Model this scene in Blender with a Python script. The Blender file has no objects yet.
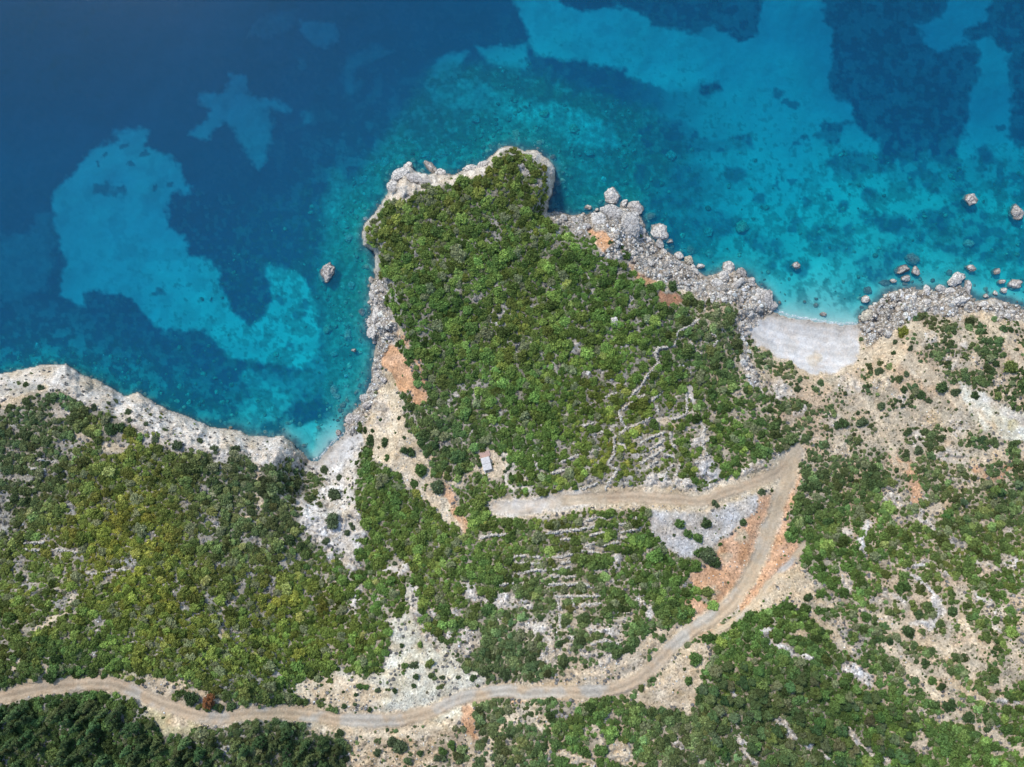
import bpy, bmesh, math, random
import numpy as np
from mathutils import Vector, Matrix, Quaternion

R = math.radians
random.seed(7)
rng = np.random.default_rng(11)
scene = bpy.context.scene
col = scene.collection

# ------------------------------------------------------------------ camera
CAM_H = 320.0            # metres above the sea
FOC = 692.0              # focal length in pixels of a 1024 wide picture
CX, CY = 512.0, 383.5
cam_data = bpy.data.cameras.new('drone_camera')
cam = bpy.data.objects.new('drone_camera', cam_data)
col.objects.link(cam)
cam.location = (0, 0, CAM_H)
cam.rotation_euler = (0, 0, 0)
cam_data.sensor_width = 36.0
cam_data.lens = FOC / 1024.0 * 36.0
cam_data.clip_start = 1.0
cam_data.clip_end = 6000.0
scene.camera = cam

# ------------------------------------------------------------------ light
SUN_ELEV, SUN_AZ = 45.0, 128.0      # azimuth counted anticlockwise from +X: the sun stands up-left in the picture
world = bpy.data.worlds.new('World')
scene.world = world
world.use_nodes = True
wn = world.node_tree
sky = wn.nodes.new('ShaderNodeTexSky')
sky.sky_type = 'NISHITA'
sky.sun_disc = False
sky.sun_elevation = R(SUN_ELEV)
sky.sun_rotation = R(90.0 - SUN_AZ)
sky.air_density = 1.0
sky.dust_density = 0.4
sky.ozone_density = 1.0
bg = wn.nodes['Background']
wn.links.new(sky.outputs[0], bg.inputs[0])
bg.inputs[1].default_value = 0.15
sun_data = bpy.data.lights.new('sun', 'SUN')
sun_data.energy = 2.0
sun_data.angle = R(8.0)
sun_data.color = (1.0, 0.92, 0.80)
sun = bpy.data.objects.new('sun', sun_data)
col.objects.link(sun)
sd = Vector((math.cos(R(SUN_AZ)) * math.cos(R(SUN_ELEV)), math.sin(R(SUN_AZ)) * math.cos(R(SUN_ELEV)), math.sin(R(SUN_ELEV))))
sun.rotation_euler = sd.to_track_quat('Z', 'Y').to_euler()
sun.location = sd * 500
scene.view_settings.view_transform = 'Standard'
scene.view_settings.look = 'None'
scene.view_settings.exposure = 0.70
scene.view_settings.gamma = 1.0
scene.view_settings.use_curve_mapping = False
scene.render.filter_size = 1.5
scene.cycles.use_denoising = True
scene.cycles.max_bounces = 6
scene.cycles.diffuse_bounces = 3
scene.cycles.transparent_max_bounces = 8

# ------------------------------------------------------------------ noise
_T = np.random.default_rng(5).random((8, 256, 256)).astype(np.float32)
def vnoise(x, y, s=0):
    t = _T[s % 8]
    xi = np.floor(x).astype(np.int64); yi = np.floor(y).astype(np.int64)
    fx = x - xi; fy = y - yi
    fx = fx * fx * fx * (fx * (fx * 6 - 15) + 10); fy = fy * fy * fy * (fy * (fy * 6 - 15) + 10)
    o = 37 * s
    x0 = (xi + o) & 255; x1 = (xi + 1 + o) & 255; y0 = (yi + o) & 255; y1 = (yi + 1 + o) & 255
    a = t[y0, x0]; b = t[y0, x1]; c = t[y1, x0]; d = t[y1, x1]
    return (a + (b - a) * fx) * (1 - fy) + (c + (d - c) * fx) * fy
def fbm(x, y, scale, octv=4, s=0, gain=0.5):
    tot = np.zeros(np.shape(x)); amp = 1.0; n = 0.0; f = 1.0 / scale
    c, sn = math.cos(0.6), math.sin(0.6)
    for k in range(octv):
        tot = tot + amp * vnoise(x * f + 11.3 * k, y * f - 7.7 * k, s + k)
        n += amp; amp *= gain; f *= 2.03
        x, y = c * x - sn * y, sn * x + c * y
    return tot / n
def sstep(a, b, x):
    t = np.clip((x - a) / (b - a), 0, 1)
    return t * t * (3 - 2 * t)

# ------------------------------------------------------------------ plan grid (plan units, 0.46 m at sea level)
def axis(lo, hi, step, far):
    core = list(np.arange(lo, hi + step, step))
    out, s, p = [], step, lo
    while p > lo - far:
        s *= 1.10; p -= s; out.append(p)
    out = out[::-1]
    up, s, p = [], step, core[-1]
    while p < hi + far:
        s *= 1.10; p += s; up.append(p)
    return np.array(out + core + up)
GU = axis(-14, 1038, 1.3, 2600)
GV = axis(-14, 781, 1.3, 2600)
U, V = np.meshgrid(GU, GV)
SHAPE = U.shape
def interp(field, u, v):
    i = np.clip(np.searchsorted(GU, u) - 1, 0, len(GU) - 2); j = np.clip(np.searchsorted(GV, v) - 1, 0, len(GV) - 2)
    fx = np.clip((u - GU[i]) / (GU[i + 1] - GU[i]), 0, 1); fy = np.clip((v - GV[j]) / (GV[j + 1] - GV[j]), 0, 1)
    if field.ndim == 3: fx = fx[..., None]; fy = fy[..., None]
    return (field[j, i] * (1 - fx) + field[j, i + 1] * fx) * (1 - fy) + (field[j + 1, i] * (1 - fx) + field[j + 1, i + 1] * fx) * fy

WU = U + 10 * (fbm(U, V, 16, 3, 1) - .5) + 8 * (fbm(U, V, 5, 3, 3) - .5)
WV = V + 10 * (fbm(U, V, 16, 3, 2) - .5) + 8 * (fbm(U, V, 5, 3, 4) - .5)
CU = U + 4 * (fbm(U, V, 8, 3, 5) - .5)
CV = V + 4 * (fbm(U, V, 8, 3, 6) - .5)

def seg_dist(x, y, a, b):
    dx, dy = b[0] - a[0], b[1] - a[1]
    L = dx * dx + dy * dy + 1e-9
    t = np.clip(((x - a[0]) * dx + (y - a[1]) * dy) / L, 0, 1)
    return np.hypot(x - a[0] - t * dx, y - a[1] - t * dy)
def inside(x, y, P):
    r = np.zeros(x.shape, bool)
    n = len(P)
    for i in range(n):
        x0, y0 = P[i]; x1, y1 = P[(i + 1) % n]
        if y0 == y1: continue
        r ^= ((y0 > y) != (y1 > y)) & (x < (x1 - x0) * (y - y0) / (y1 - y0) + x0)
    return r
def window(P, m):
    us = [p[0] for p in P]; vs = [p[1] for p in P]
    i0, i1 = np.searchsorted(GU, [min(us) - m, max(us) + m]); j0, j1 = np.searchsorted(GV, [min(vs) - m, max(vs) + m])
    return slice(j0, max(j1, j0 + 1)), slice(i0, max(i1, i0 + 1))
def poly_mask(P, soft=2.0, warp=True):
    w = window(P, soft + 10)
    x, y = (WU[w], WV[w]) if warp else (U[w], V[w])
    d = np.full(x.shape, 1e9)
    for i in range(len(P)):
        d = np.minimum(d, seg_dist(x, y, P[i], P[(i + 1) % len(P)]))
    d = np.where(inside(x, y, P), d, -d)
    return w, sstep(-soft, soft, d)
def line_mask(P, width, soft=1.2, warp=0.4):
    w = window(P, width + soft + 10)
    x = U[w] + warp * (WU[w] - U[w]); y = V[w] + warp * (WV[w] - V[w])
    d = np.full(x.shape, 1e9)
    for a, b in zip(P[:-1], P[1:]): d = np.minimum(d, seg_dist(x, y, a, b))
    return w, 1 - sstep(width / 2 - soft, width / 2 + soft, d), d
def blob_mask(u, v, rx, ry, ang=0, soft=.35):
    m = max(rx, ry) * 1.6 + 8
    w = window([(u, v)], m)
    x = WU[w] - u; y = WV[w] - v
    c, s = math.cos(R(ang)), math.sin(R(ang))
    q = np.hypot((x * c + y * s) / rx, (-x * s + y * c) / ry)
    return w, 1 - sstep(1 - soft, 1 + soft, q)
def shepard(points, sig, x=None, y=None):
    x = U if x is None else x; y = V if y is None else y
    pts = [(p[0], p[1], np.array(p[2], float)) for p in points]
    dim = pts[0][2].shape
    num = np.zeros(x.shape + dim); den = np.zeros(x.shape)
    for u, v, val in pts:
        r2 = ((x - u) ** 2 + (y - v) ** 2) / (sig * sig)
        w = np.exp(-0.5 * np.minimum(r2, 60)) + 1e-5 / (1 + r2) ** 2
        den += w; num += w[..., None] * val if dim else w * val
    return num / (den[..., None] if dim else den)

# ------------------------------------------------------------------ coast: u, v, width of the rise, its power
COAST = [(-2700,420,40,.8),(-600,400,40,.8),(-220,372,30,.7),(-120,362,24,.7),(-40,378,24,.7),
 (0,374,26,.6),(25,369,24,.6),(51,365,24,.6),(67,364,22,.6),(79,372,22,.6),(99,381,24,.6),(112,388,24,.6),(125,396.5,24,.6),(137,393,26,.6),
 (152,402,24,.6),(173,412,24,.6),(193,419,24,.6),(211,427,24,.6),(234,430,24,.6),(254,437,24,.6),(265,437,24,.6),(283,436,24,.6),(293,443,24,.6),(303,454,30,.8),
 (311,461,70,1.2),(319,460,80,1.3),(331,446,80,1.3),(344,435,70,1.2),(345,428,50,1.),(347,418,50,1.),(359,408,45,1.),(366,395,45,1.),(372,380,40,.9),(371,373,40,.9),
 (374.5,353,40,.9),(377,342,36,.9),(369,335,34,.9),(367,322,34,.9),(372,312,34,.9),(369,299,32,.9),(371,287,28,.8),(376,275,18,.6),(374.5,264,12,.5),(374,251,10,.5),
 (363,246,9,.5),(362,236,9,.5),(366,223,9,.5),(374.5,214,9,.5),(382,203,10,.5),(389,194,14,.6),(388.5,186,18,.7),(392,175,18,.7),(402.5,169,18,.7),(409,164,18,.7),
 (415,172,20,.7),(428,175,18,.7),(443,172,14,.6),(453,175,12,.6),(471,166.5,10,.5),(486,163,10,.5),(497,150,8,.5),(510,146,8,.5),(525,150,9,.5),(538,151,10,.5),(548,159,12,.5),
 (555,168,12,.5),(556,178,12,.5),(552,193,10,.5),(548,203,10,.5),(547,213,16,.7),(556,212,30,.9),(571,215,36,.9),(586,215,38,1.),(602,210,40,1.),(614,207,44,1.1),(633,207,48,1.1),
 (641,217,48,1.1),(645,231,46,1.1),(652,241,46,1.1),(665,251,46,1.1),(683,261,46,1.1),(693,267,46,1.1),(706,276,44,1.1),(721,272,46,1.1),(734,271,48,1.1),(747,276,50,1.1),
 (757,285,50,1.1),(768,291,46,1.1),(775,303,50,1.1),(774,312,70,1.2),(789,317.5,80,1.3),(815,321.5,80,1.3),(840,325,80,1.3),(858,325,70,1.3),(863,314,50,1.1),(872,306,50,1.1),(878,302,50,1.1),
 (886,293,50,1.1),(906,289,50,1.1),(927,289,50,1.1),(942,291,50,1.1),(952,288,50,1.1),(960,284,50,1.1),(966,292,46,1.1),(977,301,44,1.),(993,299,44,1.),(1008,302,44,1.),(1022,309,44,1.),
 (1060,316,44,1.),(1130,330,40,.8),(1244,335,40,.8),(1700,340,40,.8),(3800,360,40,.8)]
LAND = [(c[0], c[1]) for c in COAST] + [(4200, 4200), (-3200, 4200)]
d = np.full(SHAPE, 1e9); wn_, wW, wP = np.zeros(SHAPE), np.zeros(SHAPE), np.zeros(SHAPE)
for a, b in zip(COAST[:-1], COAST[1:]):
    ds = seg_dist(CU, CV, a, b)
    d = np.minimum(d, ds)
    w = 1.0 / (ds * ds + 6.0) ** 2
    wn_ += w; wW += w * (a[2] + b[2]) / 2; wP += w * (a[3] + b[3]) / 2
RISE, POW = wW / wn_, wP / wn_
SD = np.where(inside(CU, CV, LAND), d, -d)          # > 0 on land

HPTS = [(520,200,15),(450,220,15),(600,280,15),(480,320,21),(620,400,26),(500,440,27),(560,540,37),(680,520,36),(780,460,34),(640,690,50),(400,720,47),(420,600,36),
 (345,520,19),(340,600,30),(200,550,35),(60,500,29),(60,420,15),(200,450,17),(100,690,50),(200,760,59),(60,760,61),(900,350,9),(860,420,17),(900,480,23),(1000,400,15),(1000,500,33),
 (900,600,43),(1000,700,57),(800,720,57),(640,760,58),(815,380,7),(760,370,11),(-200,930,80),(400,930,78),(800,930,80),(1100,900,80),(1250,400,22),(1250,600,52),(-220,450,22),(-220,600,47),
 (400,380,13),(560,340,22),(700,360,20),(280,480,18),(400,480,19),(-220,760,66),(1250,760,70),(400,1500,85),(-900,1000,85),(1900,1000,85),(-900,480,35),(1900,480,35)]
HIN = shepard(HPTS, 62)
T = np.clip(SD / RISE, 0, 1)
prof = np.where(T > 0, T, 1e-6) ** POW
prof = prof * (1 - .25 * sstep(.6, 1, T) * 0)
Hland = HIN * np.clip(prof, 0, 1)

DPTS = [(100,40,24),(300,60,20),(100,230,10.5),(180,200,11),(250,310,7.5),(290,330,5.5),(300,420,2.4),(330,430,1.1),(60,330,10),(60,290,12),(350,250,3.6),(348,320,2.8),(352,205,5),(335,290,4),(480,110,5.5),(570,130,3.6),(525,112,4.2),(620,60,11),(600,20,12.5),
 (760,150,8),(780,220,4.2),(810,290,1.5),(900,80,15),(1000,100,12),(900,220,4.0),(1000,230,3.6),(700,200,5.5),(650,150,7),(440,40,17),(330,150,14),(230,130,14),(730,100,10),(780,50,13),
 (900,262,2.2),(1000,270,2.2),(690,240,4),(600,180,4.5),(420,130,8),(-200,200,22),(1250,150,15),(1250,280,5),(500,-200,26),(-100,-200,30),(1100,-200,26),(340,360,3.5),(200,400,6),(120,360,7)]
DMAX = shepard(DPTS, 55) * (1 + .3 * (fbm(U, V, 38, 4, 6) - .5))
dep = np.maximum(-SD, 0)
DEPTH = 0.12 + DMAX * (1 - np.exp(-dep / (16.0 + 26.0 * sstep(50, 72, RISE))))
Z = np.where(SD > 0, Hland, -DEPTH)

# ------------------------------------------------------------------ ground cover layers
C = dict(soil=(.20,.19,.15), litter=(.305,.29,.25), lime=(.53,.48,.405), white=(.56,.53,.475), beige=(.49,.395,.27), sand=(.53,.44,.31), orange=(.52,.315,.185), red=(.33,.18,.11),
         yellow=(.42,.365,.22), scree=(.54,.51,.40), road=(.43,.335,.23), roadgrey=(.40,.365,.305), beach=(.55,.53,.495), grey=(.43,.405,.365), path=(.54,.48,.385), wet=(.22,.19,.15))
GC = np.zeros(SHAPE + (3,))
n1 = fbm(U, V, 26, 5, 1); n2 = fbm(U, V, 6, 3, 4)
mixv = sstep(.42, .62, .6 * n1 + .4 * n2)[..., None]
GC[:] = np.array(C['soil']) * (1 - mixv) + np.array(C['litter']) * mixv
dry = shepard([(860,400,1),(960,440,1),(900,350,1),(930,620,.9),(1000,640,.8),(820,400,.9),(400,740,.7),(420,650,.6),(560,590,.35),(450,250,0),(600,380,.1),(150,550,.08),(60,540,.25),(850,530,.35),(780,720,.15),(150,740,0),(600,740,.6),(420,540,.2),(960,540,.4),(700,640,.6)], 60)
dm = (dry * (.55 + .45 * sstep(.35, .6, n2)))[..., None]
GC = GC * (1 - dm) + np.array((.48, .395, .275)) * dm
ob_ = dm * (.55 * sstep(.52, .66, fbm(U, V, 34, 4, 0)))[..., None]
GC = GC * (1 - ob_) + np.array((.50, .345, .215)) * ob_
BARE = np.zeros(SHAPE)        # where nothing grows
STONY = np.zeros(SHAPE)       # share of loose stones
ROADM = np.zeros(SHAPE); PATHM = np.zeros(SHAPE); BEACHM = np.zeros(SHAPE)

def lay(w, m, cls, kill=1.0, stone=0.0, rag=0.0, a=1.0):
    if rag:
        m = m * (1 - rag * sstep(.45, .65, fbm(U[w], V[w], 7, 3, 7)))
    k = (m * a)[..., None]
    tn = (.25 if cls == 'beach' else 1) * (.55 * (fbm(U[w], V[w], 12, 4, 5) - .5)[..., None] * np.array((.7, 1.0, 1.5)) + .45 * (fbm(U[w], V[w], 4, 3, 1) - .5)[..., None])
    GC[w] = GC[w] * (1 - k) + np.array(C[cls]) * (1 + tn) * k
    BARE[w] = np.maximum(BARE[w], m * kill)
    STONY[w] = np.maximum(STONY[w] * (1 - m * .8), m * stone)
def P_(P, cls, soft=2.5, kill=1.0, stone=0.0, rag=0.0, a=1.0):
    w, m = poly_mask(P, soft); lay(w, m, cls, kill, stone, rag, a)
def L_(P, wd, cls, soft=1.2, kill=1.0, stone=0.0, rag=0.0, warp=1.0, a=1.0):
    rag = max(rag, .35) if wd < 13 and soft > 1.4 and cls in ('white', 'lime') else rag
    w, m, _ = line_mask(P, wd, soft, warp); lay(w, m, cls, kill, stone, rag, a)
def B_(u, v, rx, ry, cls, ang=0, kill=1.0, stone=0.0, rag=0.3, a=1.0):
    w, m = blob_mask(u, v, rx, ry, ang); lay(w, m, cls, kill, stone, rag, a)

# cliffs and shore rock
ew = (5.2 * fbm(U, V, 14, 3, 2) ** 1.5 + 1.0) * np.where(RISE < 13, .45, 1)
edge = sstep(0, 1.0, SD) * (1 - sstep(ew, ew + 2.2, SD + 3 * (n2 - .5)))
for w in [(slice(None), slice(None))]:
    lay(w, edge * .95, 'lime', 1, .55)
P_([(-30,372),(0,374),(25,369),(51,365),(67,364),(79,372),(99,381),(125,396),(137,393),(173,412),(211,427),(254,437),(283,436),(303,454),(311,461),(300,470),(280,462),(257,470),(244,454),(216,459),(193,449),(163,449),(137,430),(107,413),(76,396),(50,392),(33,395),(0,404),(-30,400)], 'lime', 3.5, .87, .25, .15)
L_([(-5,408),(12,404),(28,394),(44,387)], 8, 'beige', 2, .9)
B_(113,449,13,4,'sand'); B_(85,436,9,6,'beige',rag=.5); B_(60,412,10,4,'lime',rag=.5); B_(20,388,20,7,'litter',kill=.2,rag=.4); B_(95,400,14,7,'lime',20)
for p in [[(165,415),(190,424),(205,440)],[(100,392),(140,410),(180,432)],[(225,438),(260,448),(290,452)]]: L_(p, 4, 'white', 1.5, .9, .3)
# left cove gully and beach
P_([(311,461),(330,452),(348,437),(362,432),(362,450),(352,470),(356,500),(362,520),(372,530),(360,545),(362,570),(352,578),(345,560),(338,560),(325,556),(318,540),(305,535),(298,510),(290,500),(300,495),(312,505),(320,495),(322,480),(308,472)], 'white', 3, .93, .3, .2)
L_([(352,455),(346,490),(350,520),(346,555)], 10, 'lime', 2.5, 1, .2); L_([(330,470),(318,500),(322,540)], 6, 'white', 2, .9, .5, .3)
L_([(352,570),(356,592),(352,612)], 5, 'lime', 2, .8, .3, .4); B_(405,566,7,9,'lime',rag=.5,stone=.4); L_([(385,572),(398,566)],4,'lime'); L_([(362,585),(352,600),(355,612)], 7, 'lime', 2, .9, .4, .3)
P_([(311,461),(319,460),(331,446),(344,435),(360,430),(363,440),(347,455),(332,470),(318,474)], 'beach', 2, 1, .25)
w, m = poly_mask([(311,461),(319,459),(331,445),(344,434),(360,430),(363,440),(347,455),(332,470),(318,474)], 1.5); BEACHM[w] = np.maximum(BEACHM[w], m)
# orange scar and beige slope above the cove
P_([(371,400),(372,383),(380,370),(395,378),(402,400),(405,425),(415,438),(425,452),(432,470),(441,488),(453,503),(464,520),(471,531),(463,536),(452,522),(440,516),(430,502),(420,496),(408,486),(400,480),(394,470),(380,462),(370,452),(362,440),(366,425)], 'sand', 2.5, .93, .15, .12)
P_([(376,276),(387,276),(390,302),(395,317),(402,332),(396,343),(388,348),(382,365),(384,385),(376,400),(368,420),(352,431),(344,428),(347,417),(359,407),(366,394),(372,380),(371,373),(375,353),(376,342),(368,335),(366,322),(371,312),(368,299),(371,287)], 'lime', 2, 1, .95)
P_([(387,345),(400,347),(410,368),(416,385),(425,390),(425,402),(413,410),(411,395),(400,388),(394,378),(381,366)], 'orange', 2, .95)
L_([(398,325),(404,338),(412,352),(420,372),(424,386)], 5, 'orange', 1.5, .8, 0, .3); L_([(395,320),(402,330)], 6, 'beige'); L_([(405,420),(398,440),(412,458)], 6,'beige'); B_(383,412,9,12,'lime',rag=.2,stone=.3)
L_([(445,488),(455,505),(466,530)], 8, 'orange', 2, .9, 0, .35); L_([(453,488),(462,478),(474,469),(482,466)], 5, 'beige', 1.4, .95); L_([(430,455),(440,470),(455,487)],5,'beige',2,.7,0,.4)
# headland: hut clearing, walls' lines, stony gaps
P_([(478,452),(494,452),(505,462),(507,475),(496,480),(484,477),(479,466)], 'beige', 1.5, .95)
L_([(505,450),(507,466),(505,475),(511,488),(511,500)], 4, 'path', 1.2); L_([(507,474),(523,477),(524,484),(513,490)], 3, 'path', 1.2); L_([(523,484),(530,490)], 2.5, 'path')
HEAD_LINES = [[(632,393),(632,403),(619,410.5),(621,421),(626,428),(614,438),(614,454),(607,463),(617,470),(609,482),(605,490)],
 [(698,320),(688,327),(678,332),(675,345),(658,348),(655,353),(658,363),(647,376),(641,386),(632,394)],[(688,335),(693,348),(701,355)],[(693,297),(703,304),(705,312)],
 [(686,393),(687,413),(683,416),(671,420)],[(639,444),(649,437.5),(665,432)],[(649.5,449),(657,444),(664,439)],[(640.5,463),(652,456),(664,448.5)],[(649,465),(657,461.5)],[(627,428),(636.5,425),(650,417)],[(636.5,397),(646,395)],[(651.5,400.5),(657,396),(662.5,391.5)],
 [(669.5,433.5),(672,444),(677.5,451)],[(664,454),(673.5,457)],[(679,465),(676,476)],[(664.5,475),(672,465)],[(698,421),(706,429),(699,434)],[(709,439),(702,444),(706,454),(695,464)],[(581,426),(594,423)],
 [(561,462),(579,454)],[(551,473),(569,469)],[(581,489),(597,483)],[(533,454),(538,470)],[(600,432),(612,430)],[(616,393),(604,398)],[(656,405),(658,413)],[(590,452),(600,448)]]
TERR_LINES = [[(585,521),(596,517),(606,519)],[(546.5,532.6),(565.7,531),(594.4,526.4)],[(559,538.7),(572.5,538)],[(513.7,556.5),(526,555)],[(529,556),(540,556.5)],[(515,562),(530,563),(542,562.5)],[(548,558),(564,556),(576.6,552.4)],[(553,569),(571,566)],[(561.6,562.7),(570,561)],
 [(518,573),(538,569.5),(546.5,570)],[(549,584),(568,584.6),(580.7,582.5),(592,586.6)],[(550.6,576),(560,575.7)],[(556,596),(576.6,596),(598.5,596)],[(582,604.4),(601,603)],[(558,598),(559.5,612),(560,628)],[(572.5,598),(574,611)],[(582,551),(598.5,552.4)],[(585,546),(594,542.6)],[(590,535),(604,532)],
 [(620,524),(631,523.5),(637,517)],[(620,532),(630,530),(640,528)],[(480,538.5),(492,535),(506,534.5)],[(590,645),(604,640),(620,644)],[(500,585),(513,582)],[(603,545),(618,542)],[(566,577),(576,576)],
 [(22,542.5),(45,542)],[(26,549),(41,550)],[(53,549.5),(66,550),(79,552)],[(38,459),(54,462)],[(30,468),(46,470)],[(88,572.5),(98.5,574),(116,568),(131,570.5)]]
LINEM = np.zeros(SHAPE)
for p in HEAD_LINES + TERR_LINES:
    w, m, dd = line_mask(p, 5.0, 1.4, .25); LINEM[w] = np.maximum(LINEM[w], m)
for p in HEAD_LINES: L_(p, 2.3, 'path', 1.1, 1, .3, .2, .25)
for p in TERR_LINES: L_(p, 2.4, 'path', 1.1, 1, .3, .2, .2)
tr_ = random.Random(3)
for k in range(34):                                    # faint terrace edges between the walls
    if k < 20: u0, v0 = tr_.uniform(512, 625), 518 + 7.2 * (k % 20) + tr_.uniform(-2, 2); sl = -.06
    else: u0, v0 = tr_.uniform(560, 690), 395 + 6.0 * (k - 20) + tr_.uniform(-2, 2); sl = -.42
    ln = tr_.uniform(10, 26); p = [(u0, v0), (u0 + ln * .5, v0 + ln * .5 * sl + tr_.uniform(-1, 1)), (u0 + ln, v0 + ln * sl)]
    L_(p, 1.9, 'path', 1.0, 1, .3, .2, .2); w, m, dd = line_mask(p, 4.0, 1.3, .2); LINEM[w] = np.maximum(LINEM[w], m * .95)
B_(661,422,5,4,'beige'); B_(673.5,426.5,6,3,'beige',-20); B_(634,454,6,3,'grey'); B_(623.5,444,5,2.5,'lime',15); B_(712,472,8,10,'grey',20)
for u, v, rx, ry in [(561,265,4,8),(546,287,5,4),(533,307,10,4),(506,305,7,11),(571,322,5,8),(633,303,4,11),(665,320,6,4),(520,347,5,8),(556,370,6,7),(688,368,9,7),(602,373,4,6),(586,373,3,3),(615,382,6,4),(495,318,9,7),(492,292,6,5),(478,300,5,4),(455,400,8,6),(470,430,6,5),(440,420,8,5),(500,410,5,8),(480,385,6,4),(445,445,6,5),(547,428,4,6),(590,440,6,3),(630,478,6,4),(618,460,5,3),(600,330,5,6),(650,420,5,3),(640,365,5,5),(470,345,6,4),(540,330,5,4),(455,290,4,3),(420,255,4,5),(430,225,4,3),(405,215,4,3),(412,350,3,6),(525,170,9,5),(540,185,6,9),(515,240,4,4),(590,395,4,6),(575,350,4,5),(560,400,5,3),(625,345,6,4)]:
    B_(u, v, rx, ry, 'grey' if (int(u) % 2) else 'litter', kill=.7, stone=.35, rag=.6, a=.7)
B_(708,466,10,11,'grey',kill=.95,stone=.4); B_(690,395,5,12,'lime',kill=.8,rag=.4); B_(700,440,8,9,'lime',rag=.5,stone=.5); B_(540,158,8,6,'lime',stone=.3); B_(549,176,6,14,'lime',stone=.3); B_(555,165,4,8,'lime')
P_([(386,194),(388,184),(392,175),(402,168),(409,163),(416,172),(428,175),(443,172),(453,175),(471,166),(486,163),(497,150),(498,160),(484,172),(468,177),(450,183),(432,186),(418,190),(405,196),(392,202)], 'lime', 1.5, 1, .25)
# right shore rubble
P_([(547,213),(571,215),(602,210),(635,206),(645,231),(665,251),(706,276),(747,275),(770,293),(776,312),(762,322),(750,336),(744,320),(736,301),(715,303),(700,303),(690,294),(676,286),(660,286),(648,281),(632,271),(625,257),(607,263),(598,251),(591,238),(575,236),(562,226),(550,222)], 'lime', 2, 1, .95)
P_([(590,232),(605,228),(614,240),(606,252),(597,248)], 'orange', 2, .95); P_([(630,262),(645,273),(657,286),(648,288),(634,276)], 'orange', 2, .9)
P_([(655,288),(664,295),(680,296),(684,303),(672,311),(660,304)], 'red', 2, .95); L_([(668,288),(690,294)], 6, 'sand'); L_([(693,298),(702,303),(705,311)], 3, 'beige')
P_([(740,303),(760,292),(774,300),(776,312),(760,323),(750,335),(748,352),(756,372),(764,388),(752,388),(740,362),(737,330)], 'lime', 2, .93, .8, .1)
P_([(757,322),(774,313),(789,317),(815,321),(840,324),(858,324),(863,332),(862,351),(855,363),(840,371),(815,373),(795,367),(775,356),(760,346),(751,335)], 'beach', 2, 1, 0)
w, m = poly_mask([(757,322),(774,311),(789,315),(815,319),(840,322),(858,322),(864,332),(862,351),(855,363),(840,371),(815,373),(795,367),(775,356),(760,346),(751,335)], 1.5); BEACHM[w] = np.maximum(BEACHM[w], m); STONY[w] *= 1 - m
B_(814,357,8,5,'sand',kill=1,a=.6); L_([(760,347),(790,367),(815,375),(840,374),(860,364),(872,350)], 5, 'beige', 2, .9, .2)
P_([(860,313),(878,301),(886,292),(906,288),(942,290),(955,286),(966,292),(977,300),(1008,302),(1040,309),(1040,326),(1010,320),(985,312),(970,319),(950,316),(935,312),(915,315),(898,326),(884,338),(870,347),(863,335)], 'lime', 2, 1, .95)
P_([(868,345),(885,336),(898,326),(912,322),(905,338),(890,346),(876,352)], 'sand', 2, .9)
L_([(862,364),(872,352),(883,346),(906,358),(927,371),(941,387),(958,400)], 10, 'beige', 2.5, .95, .05, .1); L_([(870,356),(905,366),(930,384)], 5, 'sand', 2, .8, 0, .3)
P_([(958,384),(985,394),(1002,404),(1040,420),(1040,447),(1005,441),(985,427),(970,407)], 'scree', 3, .95, .15, .15); L_([(985,398),(1005,412),(1030,428)], 7, 'lime', 3, 1); L_([(972,404),(985,418),(1000,434)], 5, 'sand', 3, 1); B_(1012,424,6,4,'yellow')
L_([(985,318),(1000,332),(1013,353),(1026,368)], 8, 'beige', 2, .95); L_([(960,318),(985,312),(1010,325)], 6, 'sand', 2, .9, .3)
L_([(862,398),(872,412),(882,428),(890,445),(894,462)], 6, 'sand', 2, .9, .1, .15); L_([(893,459),(904,466),(912,482),(916,496)], 13, 'orange', 3, .9, .05, .15); B_(897,465,9,6,'beige'); L_([(972,466),(995,458),(1030,452)], 14, 'beige', 4, .75, .1, .25); L_([(975,470),(990,478),(1010,466)],6,'orange',2,.8,0,.3)
B_(938,507,11,7,'beige',-15,.9); B_(891,502,9,7,'white',stone=.6); L_([(868,522),(862,540),(866,556)], 7, 'white', 2, .9, .6, .3); B_(845,533,6,5,'lime',rag=.5); L_([(930,500),(918,520),(935,528)],4,'lime',2,.8,.3,.3); B_(1008,532,8,5,'lime',rag=.5); B_(955,540,12,5,'litter',kill=.6); L_([(985,470),(960,492),(940,505)],4,'beige',1.5,.8,0,.3)
for u, v, rx, ry in [(780,392,10,12),(800,410,8,8),(830,420,10,8),(850,385,14,8),(810,440,9,5),(840,450,9,8),(930,420,14,12),(950,455,16,8),(920,440,8,10),(960,425,12,10),(900,400,8,10),(880,380,10,8),(950,360,8,10),(975,360,6,8),(1000,380,8,6),(1010,340,8,8),(930,340,6,6),(945,335,6,5),(965,345,5,5)]:
    B_(u, v, rx, ry, 'lime' if int(u + v) % 3 else 'sand', kill=.7, stone=.4, rag=.55, a=.75)
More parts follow.
